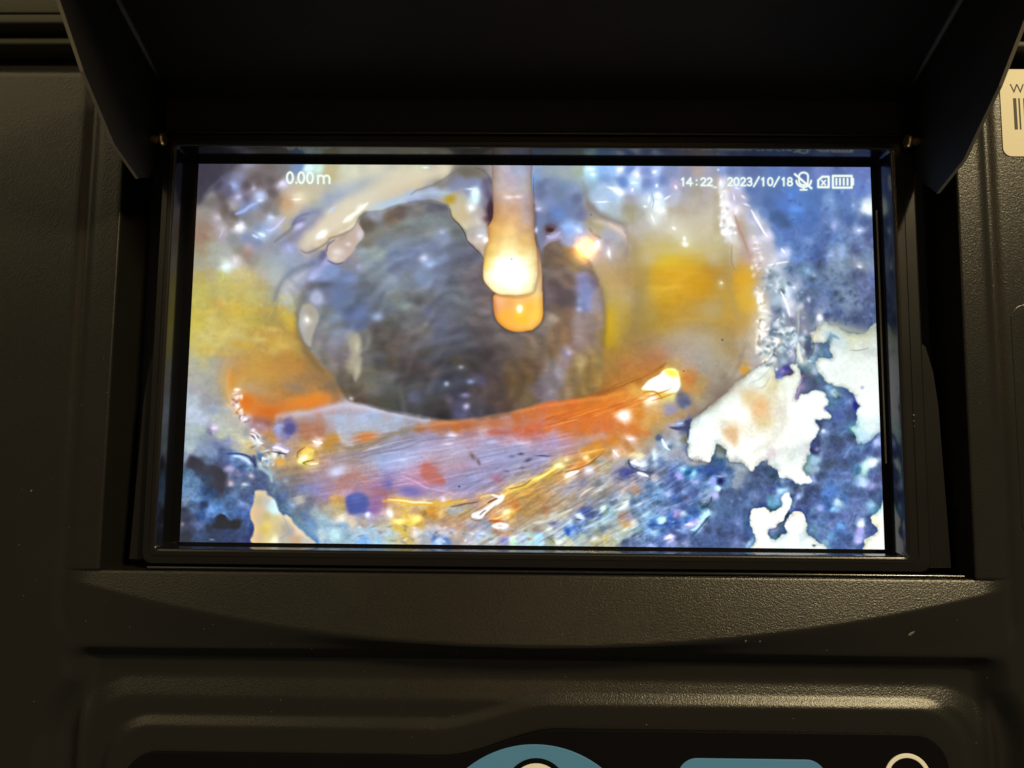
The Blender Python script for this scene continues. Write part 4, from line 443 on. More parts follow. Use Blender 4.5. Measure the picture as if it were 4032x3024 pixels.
    B(22, 430, 270, 56, 50, 'd2620f', .75); B(22, 570, 340, 100, 34, 'c65a16', .7); B(22, 800, 268, 120, 34, 'dc7a1c', .65, -8); B(22, 640, 300, 90, 34, 'b87030', .4)
    S('22,330,60 22,305,170 22,335,270 22,400,350', 26, 'e0a060', .4, 24)
    # wet beads down the amber rim
    def beads(pts, n, r, cols, spread=16, a=.8):
        P = smooth_line(np.array([G(*q) for q in K(pts)]), False); L = len(P)-1
        for i in range(int(n*.7)):
            q = P[int(prng.rand()*L)]; ox, oy = prng.randn(2)*spread/3.16*CS
            k0 = int(pts.split(',')[0]); rx, ry = r*1.4*(.4+prng.rand()), r*1.3*(.3+prng.rand()*.8)
            gx = (q[0]+ox)/CS+PX0; gy = (q[1]+oy)/CS+PY0
            blob(img, 20, (gx-700)*1.58, (gy-630)*1.58, rx/2, ry/2, cols[prng.randint(len(cols))], a*.8, prng.rand()*180, 1.3)
    WC = ('f0eee4', 'e4e2dc', 'fbfaf4', 'c8bca4', 'd4ccb8', '8c7c64'); BC = ('d4e0e8', '6c7c90', 'a8c0cc', '54647c', 'e8eef0', '7c8ca8', '8898a0')
    beads('3,120,380 3,150,560 3,150,760 3,190,900 3,250,1040', 60, 30, ('e8ecf0', 'f6f8fa', 'b8b4b4', 'a49c94', 'd8dce0', 'c0c4cc'), 36, .7)
    beads('7,590,0 7,620,130 7,650,260 7,630,420 7,610,520 7,600,640 7,600,780', 90, 26, WC, 18)
    beads('7,620,800 7,760,900 7,700,600 7,760,520 7,820,640 7,900,720', 90, 28, WC+BC, 60, .7)
    beads('7,800,300 7,860,420 7,980,480 7,1000,620 7,900,800', 110, 30, BC, 70, .65)
    beads('7,1150,100 7,1120,400 7,1140,700 7,1100,860', 60, 28, BC+('8c8484',), 50, .55)
    beads('3,700,1450 3,820,1560 3,900,1650', 50, 34, BC, 60, .6)
    beads('3,560,1050 3,600,1250 3,560,1400 7,600,20', 40, 24, ('d8d0cc', 'b8a49c', 'e8e4e4', 'a08c84'), 40, .6)
    beads('4,760,1250 4,720,1400 4,780,1500 8,900,60 8,1000,160', 46, 24, ('f4ece4', 'd8c8c4', 'b4a0b4', '905c50', 'e8e0f0', '8c6458'), 26, .75)
    beads('8,980,200 8,1050,330 8,1100,440 8,1200,400 8,1300,330', 60, 26, ('e4e8ec', '6c7480', 'b8b0a0', '4c5068', 'c8ccc8', 'a88860'), 50, .7)
    S('7,860,10 7,910,100 7,950,200 7,980,320', 26, 'e8ecf4', .95); S('7,1060,180 7,1090,280 7,1080,560', 30, 'a8aeb0', .6); S('7,1080,650 7,1090,760 7,1130,880', 44, 'd8dccc', .8)
    S('7,1030,700 7,1050,800 7,1030,900', 16, '505c50', .6); S('7,800,700 7,780,790 7,830,830', 24, '586478', .5)
    B(7, 1350, 330, 36, 40, 'ecf0f8', .9); B(7, 1400, 310, 40, 12, 'a0a4e0', .6, -30)
    B(7, 1200, 720, 46, 110, '484e70', .8, 0, 2); S('7,1180,570 7,1260,620 7,1270,720 7,1200,860', 14, '3c5050', .6)
    B(7, 930, 975, 50, 36, '4438a0', .8); B(7, 890, 1000, 26, 26, 'a080c8', .7); B(7, 980, 1040, 50, 16, '4c3040', .8, -20); B(7, 860, 1085, 30, 20, '7484dc', .8)
    S('7,1140,1060 7,1100,1160 7,1080,1260 7,1050,1360', 26, '9c8cb4', .8); B(7, 1140, 1060, 40, 14, '8c5c78', .6)
    S('7,1540,1240 7,1500,1260 7,1560,1340', 40, '98bcc8', .8); B(7, 1450, 1200, 40, 40, '84a8d4', .8)
    B(7, 1795, 1430, 20, 60, '2424a0', .9); B(7, 1730, 1385, 34, 34, '849ae0', .7); B(7, 1415, 1470, 24, 30, '6858b8', .6); B(7, 1878, 1205, 24, 24, '90a0b8', .8)
    S('7,1490,520 7,1480,640 7,1500,560 7,1600,600', 40, '6c90a8', .6); S('7,1720,745 7,1850,740 7,1960,710', 18, '90988c', .7)
    B(7, 408, 972, 46, 34, 'c88c28', .85, 0, 2)
    S('7,470,1150 7,600,1100 7,700,1010 7,760,940', 24, 'a8b4ac', .5); S('7,560,1215 7,660,1190 7,740,1060', 20, 'a8ac98', .5)
    S('7,0,1430 7,120,1300 7,230,1120 7,330,950 7,420,700', 60, '7c6c5c', .35); S('6,1990,1600 6,2120,1480 7,0,1400', 24, '6c6050', .5)
    S('23,1180,480 23,1190,330 23,1290,210 23,1420,190', 34, 'c0bdb4', .4, 34); S('23,1560,180 23,1560,380 23,1490,520 23,1330,610', 34, 'bcb8a8', .45, 34); S('23,1340,60 23,1450,120 23,1500,40', 26, 'b4b8b0', .5, 24)
    region(img, K('11,150,70 11,300,60 11,340,180 11,300,260 11,230,180'), 'cc9c68', 14, 1.5, .55)
    # bright pool at the right end of the orange lip
    region(img, K('6,1340,1220 6,1420,1130 6,1530,1060 6,1640,980 6,1760,970 6,1810,1060 6,1820,1180 6,1780,1260 6,1600,1260 6,1450,1240'), 'f0f4d0', 5, .8)
    B(6, 1720, 1020, 90, 50, 'e8e038', .9, 20, 1.5); B(6, 1560, 1140, 130, 60, 'fafffa', 1, -20, 1.5); B(6, 1700, 1190, 90, 50, 'f6fff8', .9); B(6, 1620, 1290, 110, 40, 'd8c040', .7)
    S('6,1360,1270 6,1480,1250 6,1560,1290 6,1600,1350', 20, 'b07c20', .8); B(6, 1450, 1340, 70, 24, 'fffff0', 1); B(6, 1130, 1560, 46, 44, 'fffaf4', 1, 0, 2)
    B(6, 1870, 1390, 80, 80, '585c78', .9, 0, 2); B(6, 1690, 1470, 80, 60, '8c86a4', .8); B(6, 1830, 1300, 50, 24, '605c64', .7); B(6, 1910, 1450, 30, 30, '8490b0', .6)
    # fibres of the orange lip
    for i in range(60):
        u = prng.rand(); x = 150+u*1500; y = 1600-u*330+prng.rand()*170*(1-u*.4)-40
        L = 120+prng.rand()*220; c = ('e88828', 'b04c10', 'f0a048', 'c86020', 'a85820')[prng.randint(5)]
        S('6,%d,%d 6,%d,%d 6,%d,%d' % (x-L/2, y+L*.14, x, y, x+L/2, y-L*.12-u*L*.1), 8+prng.rand()*12, c, .35)
    for i in range(22):
        u = prng.rand(); x = 900+u*700; y = 1230-u*280+prng.rand()*60
        S('6,%d,%d 6,%d,%d' % (x-130, y+60, x+130, y-50), 8+prng.rand()*10, ('c88030', '8c4410', 'd09038')[prng.randint(3)], .4)
    # lower-left crumbs and pools
    S('4,1230,1659 4,1240,1560 4,1350,1520 4,1600,1530 4,1800,1490 4,2000,1430 4,2150,1400 5,100,1440', 34, 'b4a8b4', .3, 40)
    S('8,1200,60 8,1250,10 8,1320,40', 30, 'a49cc0', .5); B(8, 1390, 60, 80, 70, '4c4888', .8, 0, 2); B(8, 1250, 60, 30, 60, '98a0d8', .6); B(8, 1330, 140, 40, 24, '8078b0', .7)
    S('8,900,120 8,960,140 8,1010,220 8,1060,240', 26, 'e0e4e8', .9); S('8,1180,290 8,1260,300 8,1340,340 8,1370,330', 34, 'd8d4ff', .95); S('8,1160,340 8,1350,375', 18, '302c48', .7)
    S('8,1680,215 8,1800,235', 30, 'ffeef2', 1); S('8,1050,340 8,1140,320', 18, 'c4c8d0', .8); B(8, 1030, 385, 36, 30, '587cb4', .8); B(8, 1110, 460, 44, 50, 'c8d4d0', .8); B(8, 1105, 465, 24, 26, '7c88b0', .8); B(8, 1200, 390, 40, 36, 'd0ccb4', .7)
    region(img, K('8,1500,440 8,1530,340 8,1620,290 8,1700,330 8,1660,430 8,1560,500 8,1490,490'), 'e0c058', 6, 1.5, .8)
    B(8, 1560, 430, 70, 36, 'fff8c0', 1, -40); S('8,1640,500 8,1750,485', 22, 'f4dcb0', .9); S('8,1600,500 8,1560,480 8,1700,440', 14, '6c5018', .7); S('8,1480,420 8,1500,340 8,1580,290', 20, '8c5c28', .6)
    B(8, 1280, 475, 70, 36, 'd49c40', .8, 20)
    S('8,980,440 8,1010,520 8,1080,580 8,1150,640 8,1170,720', 44, '98b0b8', .7); S('8,940,380 8,960,480 8,960,560', 40, '3c4880', .5)
    S('8,690,400 8,780,410 8,860,450 8,900,490', 34, 'a8c0f4', .85); S('8,600,370 8,760,370 8,900,420 8,960,520', 24, '28306c', .6)
    for k, x, y, rx, ry, c in ((8, 640, 550, 60, 40, '9c94bc'), (8, 910, 650, 40, 30, 'a8a4bc'), (8, 740, 620, 40, 34, '7874a8'), (8, 640, 740, 36, 36, 'a89ca8'), (8, 840, 750, 50, 18, 'a4b8d8'), (8, 890, 550, 50, 18, '7094c8'), (8, 790, 980, 50, 34, '7c98e0'), (8, 860, 1000, 26, 22, '8890c8'), (8, 430, 1080, 60, 60, '6c94e0'), (8, 500, 1030, 80, 30, '5888d4'), (8, 240, 1250, 60, 34, '606cac'), (8, 60, 1250, 24, 30, '707080'), (8, 420, 1440, 30, 12, '7c80a8'), (8, 230, 930, 60, 30, '6890c8'), (8, 1520, 940, 50, 40, 'a8a49c'), (8, 1440, 1010, 36, 30, '8ca0c0'), (8, 1340, 705, 40, 30, '888c9c'), (8, 460, 50, 40, 20, 'd0c8e0'), (8, 1960, 600, 70, 50, 'b8b8d4')):
        B(k, x, y, rx, ry, c, .8)
    region(img, K('8,480,1170 8,560,1140 8,640,1180 8,780,1180 8,800,1240 8,740,1310 8,560,1310 8,440,1290'), '22242c', 9, 2, .85)
    region(img, K('8,140,400 8,220,420 8,300,500 8,430,520 8,560,560 8,600,700 8,560,860 8,470,820 8,430,660 8,250,580 8,110,530'), '2e2c38', 12, 2, .7)
    S('8,380,1060 8,430,1150 8,500,1110 8,560,1100 8,640,1160', 36, '5c84d0', .6)
    S('8,100,650 8,200,760 8,280,860', 60, '6888b8', .4)
    region(img, K('8,960,830 8,1080,820 8,1130,900 8,1200,950 8,1260,1100 8,1400,1150 8,1480,1290 8,1620,1390 8,1660,1510 8,970,1510 8,960,1330 8,920,1180 8,910,1060 8,960,960'), shep(parse('''
8|1050,870,bcac8c 1000,950,b0a484 1100,950,b0aca0 1180,1000,b0ccd4 1200,1060,b8d8dc 1000,1080,c4a888 1000,1200,c0a880 1100,1150,b8a870 1120,1260,d4bc64 1080,1320,c8ae58 1200,1200,c4b480 1250,1300,bcac80 1000,1400,c0a880 1150,1400,c8b878 1350,1150,c8b8a0 1400,1220,b8a890 1330,1300,a0988c 1400,1350,a09890 1500,1350,c8b8a0 1480,1420,b89878 1300,1430,a8a494 1200,1440,e0e0c0 1600,1440,b0b0a8
''')), 7, 2.0)
    S('8,920,1080 8,940,1200 8,980,1330 8,980,1450', 14, 'd8a080', .6); S('8,1340,1120 8,1420,1240 8,1530,1350 8,1620,1430', 30, 'c8bca0', .6); S('8,1280,1090 8,1380,1330 8,1270,1430', 24, '8c9498', .4)
    S('8,1420,1150 8,1560,1300 8,1700,1430', 40, '5c84a8', .5)
    # blue bead, lilac tongue with its stains
    B(9, 20, 980, 150, 130, '4450a0', .85, 0, 3); B(9, 0, 920, 80, 50, '5c6cb8', .5); B(9, 155, 1125, 30, 40, 'd0d4fc', .9, 30); B(9, 190, 1060, 60, 40, '7458a0', .5)
    region(img, K('9,830,520 9,900,500 9,980,540 9,1010,620 9,1080,680 9,1110,760 9,1000,770 9,900,720 9,820,660'), 'b46054', 12, 2, .75)
    B(9, 150, 160, 100, 50, 'c47838', .8, -10); B(9, 1800, 110, 120, 26, 'b05040', .6); B(9, 1460, 400, 30, 60, '745c5c', .8, -35); B(9, 1535, 470, 24, 44, '70565c', .8, -20); B(9, 2060, 372, 40, 16, '54445c', .8); B(9, 2150, 450, 50, 22, '4c4c68', .8, -20); B(9, 2080, 548, 50, 18, '60648c', .8, -10); B(9, 1880, 585, 40, 14, '6c6484', .7); B(9, 1760, 685, 70, 30, 'a06478', .8, 15); B(9, 1940, 400, 50, 20, '6c6c90', .7); B(10, 120, 392, 90, 10, '484868', .8); B(10, 130, 425, 60, 20, '98a8dc', .6)
    B(9, 1200, 140, 60, 24, 'ccc8e4', .8); B(9, 1160, 245, 60, 18, 'c8c0d4', .8); B(9, 600, 440, 60, 30, 'b0bce0', .6); B(9, 700, 830, 120, 50, '7064a8', .7); B(9, 400, 750, 60, 60, '645aa8', .6); B(9, 1700, 220, 80, 30, 'b0b0dc', .5); B(9, 2080, 240, 90, 26, 'c4c4e0', .5)
    S('9,560,640 9,750,720 9,900,800 9,1150,850 9,1250,880', 18, 'c8a0c0', .5); S('9,560,620 9,800,700 9,900,770 9,1080,770', 14, 'b06070', .4)
    S('9,0,470 9,100,400 9,300,350 9,600,300 9,800,220 9,1000,180 9,1400,160', 26, '7c7494', .5); S('9,0,340 9,150,290 9,280,220 9,420,130 9,700,80', 24, '8c7464', .5); S('9,100,330 9,400,250 9,700,190', 14, 'b4b8cc', .5)
    for i in range(110):
        x = prng.rand()*2200; y = 150+prng.rand()*650; L = 60+prng.rand()*160
        S('9,%d,%d 9,%d,%d' % (x-L/2, y+8, x+L/2, y-8-prng.rand()*14), 6+prng.rand()*12, ('c4bcdc', '7c7098', 'b488a0', 'a0a8d4', '98809c')[prng.randint(5)], .25)
    # yellow fold along the bottom of the tongue
    S('9,340,960 9,500,950 9,700,980 9,900,985 9,1100,990 9,1250,965 9,1400,950', 54, 'dcac40', .85); S('9,400,940 9,700,965 9,860,970 9,960,975', 22, 'f4e8b8', .7); S('9,1180,1025 9,1350,1000 9,1520,975', 18, '6c5034', .7)
    S('9,830,1150 9,870,1100 9,860,1080', 26, '8c6430', .7); B(9, 1090, 945, 30, 30, 'd8c8d0', .9); B(9, 940, 1070, 100, 60, 'd09028', .6); B(9, 1060, 1110, 30, 50, 'e0b870', .7)
    B(9, 550, 1210, 80, 30, 'fff080', .9); B(9, 760, 1180, 70, 50, 'fce070', .9, -20); B(9, 640, 1230, 60, 30, 'd8b440', .7); B(9, 420, 1110, 34, 50, 'f0ece4', .8, -30); S('9,480,1290 9,600,1330 9,620,1430', 60, 'c8ac44', .6)
    S('9,1560,930 9,1580,900 9,1700,880 9,1790,900', 26, 'd8b068', .8); S('9,1690,880 9,1770,905 9,1830,900', 22, 'f8fcfc', 1)
    S('9,1830,905 9,1790,960 9,1680,1030 9,1560,1100 9,1470,1140', 50, 'f6f6f6', 1, None, False); S('9,1480,1150 9,1560,1160 9,1600,1110', 34, 'f4f0f4', 1)
    S('9,1640,985 9,1700,955 9,1760,930', 16, '584438', .9); S('9,1540,1130 9,1580,1090 9,1620,1070', 14, '6c4c58', .9); S('9,1430,1180 9,1520,1200 9,1630,1120 9,1750,1010', 16, '8c5c3c', .5)
    S('9,1700,1175 9,1800,1160 9,1920,1130', 24, 'f0c068', .8); S('9,1660,1200 9,1850,1205', 18, 'b85c34', .8); B(9, 1880, 1085, 60, 24, 'f0dc98', .8); B(9, 1800, 1262, 100, 40, 'f8f4f0', 1, 0, 2.5); B(9, 1790, 1262, 50, 14, 'c0a098', .8)
    S('9,1850,880 9,1920,830 9,2040,800 9,2120,770 9,2212,710 10,60,670 10,200,590 10,330,520', 46, 'e4bc48', .85); S('9,1900,810 9,2080,770 9,2190,690', 14, '6c5838', .6)
    S('10,0,700 10,100,650 10,220,580 10,330,520', 24, 'f4e070', .8); B(10, 315, 515, 44, 30, 'fdfdA8'.lower(), .9); B(10, 410, 450, 36, 26, 'e8d8a0', .7); B(10, 672, 438, 36, 34, 'fff0b0', .95)
    S('10,500,560 10,640,480 10,760,400 10,870,340', 60, 'd08028', .6); S('10,380,600 10,520,570 10,700,500 10,780,430 10,880,350', 22, '905828', .6); S('10,600,330 10,720,270 10,850,220', 50, 'cc7c20', .7); S('10,640,360 10,760,330 10,880,300', 30, 'ecac40', .6)
    S('10,400,650 10,470,615 10,560,590', 36, 'fcf0e0', .95); B(10, 690, 575, 50, 36, 'd4d0e0', .8); S('10,990,320 10,1060,400', 24, 'ecdcdc', .9); B(10, 1210, 188, 40, 14, 'f4dcd8', .9)
    S('10,1200,470 10,1280,490 10,1370,510', 34, 'ecf8fc', .95); S('10,1300,600 10,1370,630 10,1430,650', 30, 'f0f8fc', .95); S('10,1180,440 10,1200,520 10,1300,580 10,1470,610', 26, '44466c', .7); B(10, 1150, 600, 110, 50, '4c4ca4', .6); S('10,1020,660 10,1120,700', 16, '6c5860', .6)
    S('10,1600,180 10,1640,270 10,1700,330', 34, 'd4ecf8', .8); B(10, 1700, 290, 26, 26, '60748c', .7); B(10, 1500, 390, 24, 70, 'c8dce4', .7); B(10, 1280, 390, 80, 34, 'ecdcb4', .7)
    region(img, K('10,1700,30 10,1880,20 10,1890,0 6,1890,1620 6,1945,1630 10,1940,130 10,1920,200 10,1900,80 10,1780,70'), '484c78', 5, .6, .9)
    S('10,1560,130 10,1540,190 10,1600,160', 36, '50607c', .7); S('6,1780,1650 6,1870,1640', 24, 'a4b4ec', .8)
    S('10,560,930 10,640,850 10,760,780', 24, 'ccc4c4', .6); S('10,700,880 10,840,800', 20, 'd0d0cc', .6); S('10,0,1230 10,160,1210 10,300,1140 10,480,1060', 40, 'd0ccbc', .6); S('10,1060,1080 10,1130,1020 10,1160,930', 50, 'c8dce0', .7); S('10,900,1210 10,1050,1100', 60, 'a8c8d4', .5)
    B(10, 660, 1090, 90, 60, '4850a0', .6); B(10, 870, 1050, 30, 30, 'ccecd8', .9); B(10, 580, 1150, 70, 30, 'c4d8f4', .8, 20); S('10,540,1195 10,600,1190', 16, '484860', .8); B(10, 440, 1340, 26, 50, '2c60d0', .9); B(10, 530, 1280, 60, 20, '4c70d0', .8, -15); B(10, 250, 1240, 70, 12, '7474a8', .7); S('10,700,1380 10,850,1310 10,1000,1270 10,1100,1220', 34, '74848c', .6)
    B(10, 60, 1420, 70, 60, '94c4e8', .7, 0, 2); S('10,180,1400 10,270,1480', 20, '6c8058', .6); B(10, 1230, 1220, 40, 34, 'ccccc4', .6); B(10, 1150, 1240, 60, 24, 'c49c60', .7)
    for k, x, y, rx, ry, c, a in ((10, 1580, 1200, 50, 40, 'b8f0f4', 0), (10, 1490, 1340, 60, 40, '94c0f0', 0), (10, 1700, 1410, 80, 34, 'dcd0f0', -15), (10, 1860, 1110, 40, 24, 'b4d0ec', 0), (10, 1770, 1130, 50, 26, 'a898e4', -30), (10, 1940, 1245, 60, 16, 'd0c4f4', 0), (10, 1860, 560, 50, 24, '8cc0e8', 0), (10, 1990, 615, 50, 34, '88c8ec', -40), (10, 1920, 600, 40, 26, '1c5898', 0), (10, 1810, 660, 50, 30, '988cdc', 20), (10, 2000, 710, 60, 22, '90a0e0', 20), (10, 1870, 840, 60, 30, '788cd0', 0), (10, 1670, 870, 40, 22, '9cb4e8', 30), (10, 1800, 1320, 60, 26, '88a4e0', 0), (10, 1450, 1500, 34, 14, '9cacf0', 0), (10, 1880, 1490, 40, 20, '8890c8', 0), (11, 35, 715, 40, 50, '8898f8', 0), (11, 90, 790, 34, 34, 'b4e0f0', 0), (11, 60, 880, 40, 26, 'a8a8e8', 0), (11, 115, 705, 40, 30, '182470', 0), (11, 100, 650, 70, 14, '8ca0e0', 0)):
        B(k, x, y, rx, ry, c, .85, a)
    S('10,2180,1060 10,2170,1130 10,2080,1220 10,2020,1300 10,1960,1320', 34, 'a8d4ec', .85); S('10,2190,1150 10,2060,1300 10,1950,1420', 16, '2c5070', .6); S('10,2130,1040 10,2200,980 11,10,900', 24, '2c5070', .5)
    S('10,1420,1250 10,1600,1260 10,1800,1220', 30, '2c50b0', .5); S('10,1500,1100 10,1700,1030 10,1830,980', 24, '90a8dc', .5)
    for i in range(150):
        x = 100+prng.rand()*2050; y = 500+prng.rand()*950
        if y < 1250-x*0.55: continue
        L = 20+prng.rand()*60; an = -35+prng.rand()*20
        B(10, x, y, L, 8+prng.rand()*12, (('b8c8d8', '506090', 'd0d4d0', '7c7468', '88a8d8') if x < 1350 else ('88a8e4', '3450a0', 'a8c4f0', '4870c8', '7c88d0'))[prng.randint(5)], .4, an)
    for i in range(60):
        x = prng.rand()*2212; y = 1270+prng.rand()*200
        B(9, x, y, 16+prng.rand()*40, 8+prng.rand()*14, ('e8e4e0', '8c88a0', 'c8a070', 'a8c0d8', '706c70')[prng.randint(5)], .45, prng.rand()*60-30)
    # dark blue ground at the lower right: grit, pits and wet sparks
    for i in range(230):
        k = (11, 3, 7)[prng.randint(3)]
        x = prng.rand()*2150 if k == 11 else (900+prng.rand()*1250 if k == 3 else 1350+prng.rand()*700); y = prng.rand()*(1500 if k == 11 else (1600 if k == 3 else 420))
        gx, gy = G(k, x, y); gx = int(gx); gy = int(gy)
        if not (0 <= gx < CW and 0 <= gy < CH): continue
        p = img[gy, gx]
        if p[0] > .46 or p[2] < p[0]*1.2: continue
        B(k, x, y, 12+prng.rand()*36, 10+prng.rand()*20, ('5c74b8', '38447c', '6c84c8', '4c68b4', '8494cc', '3c5090')[prng.randint(6)], .4, prng.rand()*180)
    for k, x, y, rx, ry, c, a in ((11, 1920, 520, 40, 80, 'b4dcd8', 20), (11, 1990, 490, 50, 40, 'd4e8ec', 0), (11, 1890, 710, 50, 50, 'a8c4f4', 0), (11, 1860, 1245, 46, 34, 'd4ecff', 0), (11, 1850, 1330, 40, 30, 'a09ce4', 0), (11, 1840, 1450, 56, 44, 'a8acf8', -20), (11, 1560, 970, 40, 60, 'a4c4ec', 10), (11, 1520, 1050, 40, 40, '80b4ec', -30), (11, 1350, 1040, 40, 60, '8c98dc', 0), (11, 1080, 905, 30, 40, '94a4dc', 0), (11, 1300, 440, 50, 50, '94b4d0', 0), (11, 1400, 85, 34, 34, 'b8c8e8', 0), (11, 2050, 220, 40, 60, 'a4b0e4', 20), (11, 2000, 780, 30, 40, '9490d0', 20), (11, 2000, 1010, 40, 34, '88b4dc', 0), (11, 330, 1230, 16, 34, '7484c0', 0), (11, 330, 1450, 40, 14, '747cc0', 50), (11, 540, 900, 16, 90, '6c7cb4', 10), (11, 1610, 1260, 60, 34, '6898e4', 20), (11, 870, 830, 60, 36, '9cccf8', 0), (11, 770, 960, 70, 60, '68a4d0', 0), (11, 1280, 1510, 30, 18, '505c5c', 0)):
        B(k, x, y, rx*.9, ry*.9, c, .85, a)
    S('11,1800,1050 11,1760,1180 11,1700,1290', 22, '7484bc', .6); S('11,1780,230 11,1700,340 11,1640,430', 24, '6c84bc', .6); S('11,1580,140 11,1700,70', 30, '7894cc', .6)
    region(img, K('11,1255,230 11,1360,220 11,1350,350 11,1260,350'), '3c4478', 6, 1.5, .8); B(11, 1320, 310, 34, 24, '8890c8', .8)
    # upper left grime: glints
    for k, x, y, rx, ry, c, a in ((0, 770, 858, 44, 18, 'fafaff', 10), (0, 1480, 521, 60, 12, 'fff8e8', 0), (0, 1300, 330, 40, 36, 'd0cce8', 20), (0, 750, 490, 34, 34, 'b8b4dc', 0), (0, 690, 355, 36, 34, '94a4dc', 0), (0, 1025, 490, 44, 54, 'b0bce4', 0), (0, 1025, 540, 36, 20, 'c8dcec', 0), (0, 950, 390, 30, 30, 'a8a0b4', 0), (0, 1165, 742, 44, 18, 'b8ccec', 10), (0, 485, 745, 44, 34, 'b4acb8', 0), (0, 600, 1355, 80, 30, 'd8ecec', -10), (0, 715, 1285, 30, 36, 'd0ccd4', 0), (0, 1640, 130, 60, 40, 'd0ece8', 0), (0, 1760, 150, 50, 50, 'b8dcd0', 0), (0, 690, 600, 60, 60, '989498', 0), (0, 1395, 1140, 30, 60, '9ca4d8', -30), (0, 1500, 860, 54, 34, 'a4a4d0', -30), (0, 1790, 950, 70, 36, 'ececec', -35), (0, 2130, 760, 50, 36, 'f0ecd8', -30), (0, 1930, 650, 44, 16, 'a0a8d0', -30), (1, 60, 620, 60, 40, 'e0e0d4', -30), (1, 850, 1255, 60, 50, 'd4dcfc', -10), (1, 1080, 935, 34, 30, 'acb4c8', 0), (1, 1080, 1000, 90, 60, '7884a4', 0), (1, 45, 1360, 36, 36, 'a098cc', 0), (1, 870, 120, 40, 14, 'dcf0f4', 0), (1, 760, 495, 34, 20, 'a0a8d0', 0), (5, 275, 320, 84, 60, 'a4b8ec', 0), (5, 1310, 950, 34, 30, 'a0a0b4', 0), (5, 1135, 1162, 34, 34, 'b0c8e0', 0), (5, 1430, 1130, 50, 30, '98a4e0', 0), (5, 1365, 1300, 60, 34, '9090c0', 0), (5, 1380, 1442, 46, 44, 'd0d0fc', 0), (6, 580, 130, 44, 60, '8494c4', 0), (6, 570, 230, 44, 34, 'a8b8e8', 0), (6, 440, 775, 34, 34, 'b4a8c8', 0), (6, 590, 860, 40, 80, 'a08a5c', 0), (6, 235, 340, 60, 70, '948674', 0), (4, 1730, 90, 60, 60, '949cb8', 0), (4, 2165, 1340, 30, 26, 'd4ccc4', 0)):
        B(k, x, y, rx, ry, c, .62, a)
    S('0,720,700 0,830,660 0,900,610 0,1010,560', 44, '98a8dc', .8); S('0,930,960 0,1000,1000', 24, 'b0ccec', .9); S('0,1010,940 0,1090,980', 34, 'c0e0f4', .9); S('0,1100,900 0,1180,900 0,1340,740', 30, 'b0bce4', .7); S('0,520,1000 0,570,870', 24, 'b4acb4', .7); S('0,560,1420 0,560,1530', 20, 'c0c068', .6)
    S('0,700,130 0,500,300 0,320,480 0,270,600', 34, '5c5a78', .4); S('0,1450,800 0,1400,900 0,1260,1000 0,1200,1060', 44, '6c6464', .5); S('0,1420,840 0,1500,740 0,1650,690', 30, '646490', .5)
    region(img, K('0,100,-20 0,780,-20 0,700,140 0,500,290 0,330,440 0,270,560 0,200,500'), '34313e', 14, 1, .6)
    for i in range(90):
        x = 250+prng.rand()*1200; y = 40+prng.rand()*750
        B(4, x, y, 14+prng.rand()*40, 10+prng.rand()*24, ('c8bc70', '988848', 'c0ac58', 'b4a460', 'a88840')[prng.randint(5)], .3, prng.rand()*180)
    # flecks of lint on the glass
    for k, x, y, r in ((7, 140, 612, 14), (9, 1295, 778, 14), (6, 1865, 995, 9), (2, 722, 716, 9), (1, 1945, 1265, 8)):
        B(k, x, y, r, r*.7, '28242c', .8)
    # rough blue scale: clumps and pits, kept off the pale and orange parts
    lum = img.mean(axis=2); blue = np.clip((img[..., 2]-img[..., 0])*5-0.2, 0, 1)*np.clip((0.74-lum)*6, 0, 1)
    XN = np.arange(CW)[None, :]/CW; YN = np.arange(CH)[:, None]/CH
    rough = np.clip((XN-0.60)/0.12, 0, 1)*np.clip((YN+XN-0.95)/0.25, 0, 1)+np.clip((0.20-XN)/0.06, 0, 1)*np.clip((YN-0.72)/0.06, 0, 1)
    rough = np.clip(rough+np.clip((YN-0.74)/0.08, 0, 1)*np.clip((XN-0.5)/0.1, 0, 1), 0, 1)
    clump = 1-2.2*np.abs(fbm(26, 4)); fine = fbm(9, 3)
    img = img*(1+((0.085*clump-0.03+0.05*fine)*blue*rough)[..., None])
    spark = np.clip(fbm(7, 2)-1.05, 0, 1)*1.8*blue*rough
    img = img*(1+blue[..., None]*np.array([-.13, -.06, -.08])*(0.4+0.6*rough)[..., None])
    # fine slanting fibres in the debris under the orange fold
    u = (np.arange(CW)[None, :]*0.86-np.arange(CH)[:, None]*0.50); v = (np.arange(CW)[None, :]*0.50+np.arange(CH)[:, None]*0.86)
    def vn2(a, b):
        h = prng.rand(256, 256)*2-1; ai = np.floor(a).astype(int); bi = np.floor(b).astype(int); fa = a-ai; fb = b-bi; fa = fa*fa*(3-2*fa); fb = fb*fb*(3-2*fb)
        g = lambda p_, q_: h[p_ % 256, q_ % 256]
        return g(ai, bi)*(1-fa)*(1-fb)+g(ai+1, bi)*fa*(1-fb)+g(ai, bi+1)*(1-fa)*fb+g(ai+1, bi+1)*fa*fb
    fib = vn2(u/34, v/5.0)+.6*vn2(u/16, v/2.6)
    deb = np.clip((YN-0.72-np.clip(0.60-XN, 0, 1)*0.35)/0.05, 0, 1)*np.clip((0.76-XN)/0.05, 0, 1)*np.clip((XN-0.34)/0.08, 0, 1)
    img = img*(1+(0.09*fib*deb)[..., None])
    fib2 = vn2((u*.9+v*.3)/46, (v*.95-u*.32)/4.0)
    ton = np.clip((YN-0.66)/0.04, 0, 1)*np.clip((0.90-YN)/0.04, 0, 1)*np.clip((XN-0.12)/0.06, 0, 1)*np.clip((0.62-XN)/0.06, 0, 1)
    img = img*(1+(0.05*fib2*ton)[..., None])
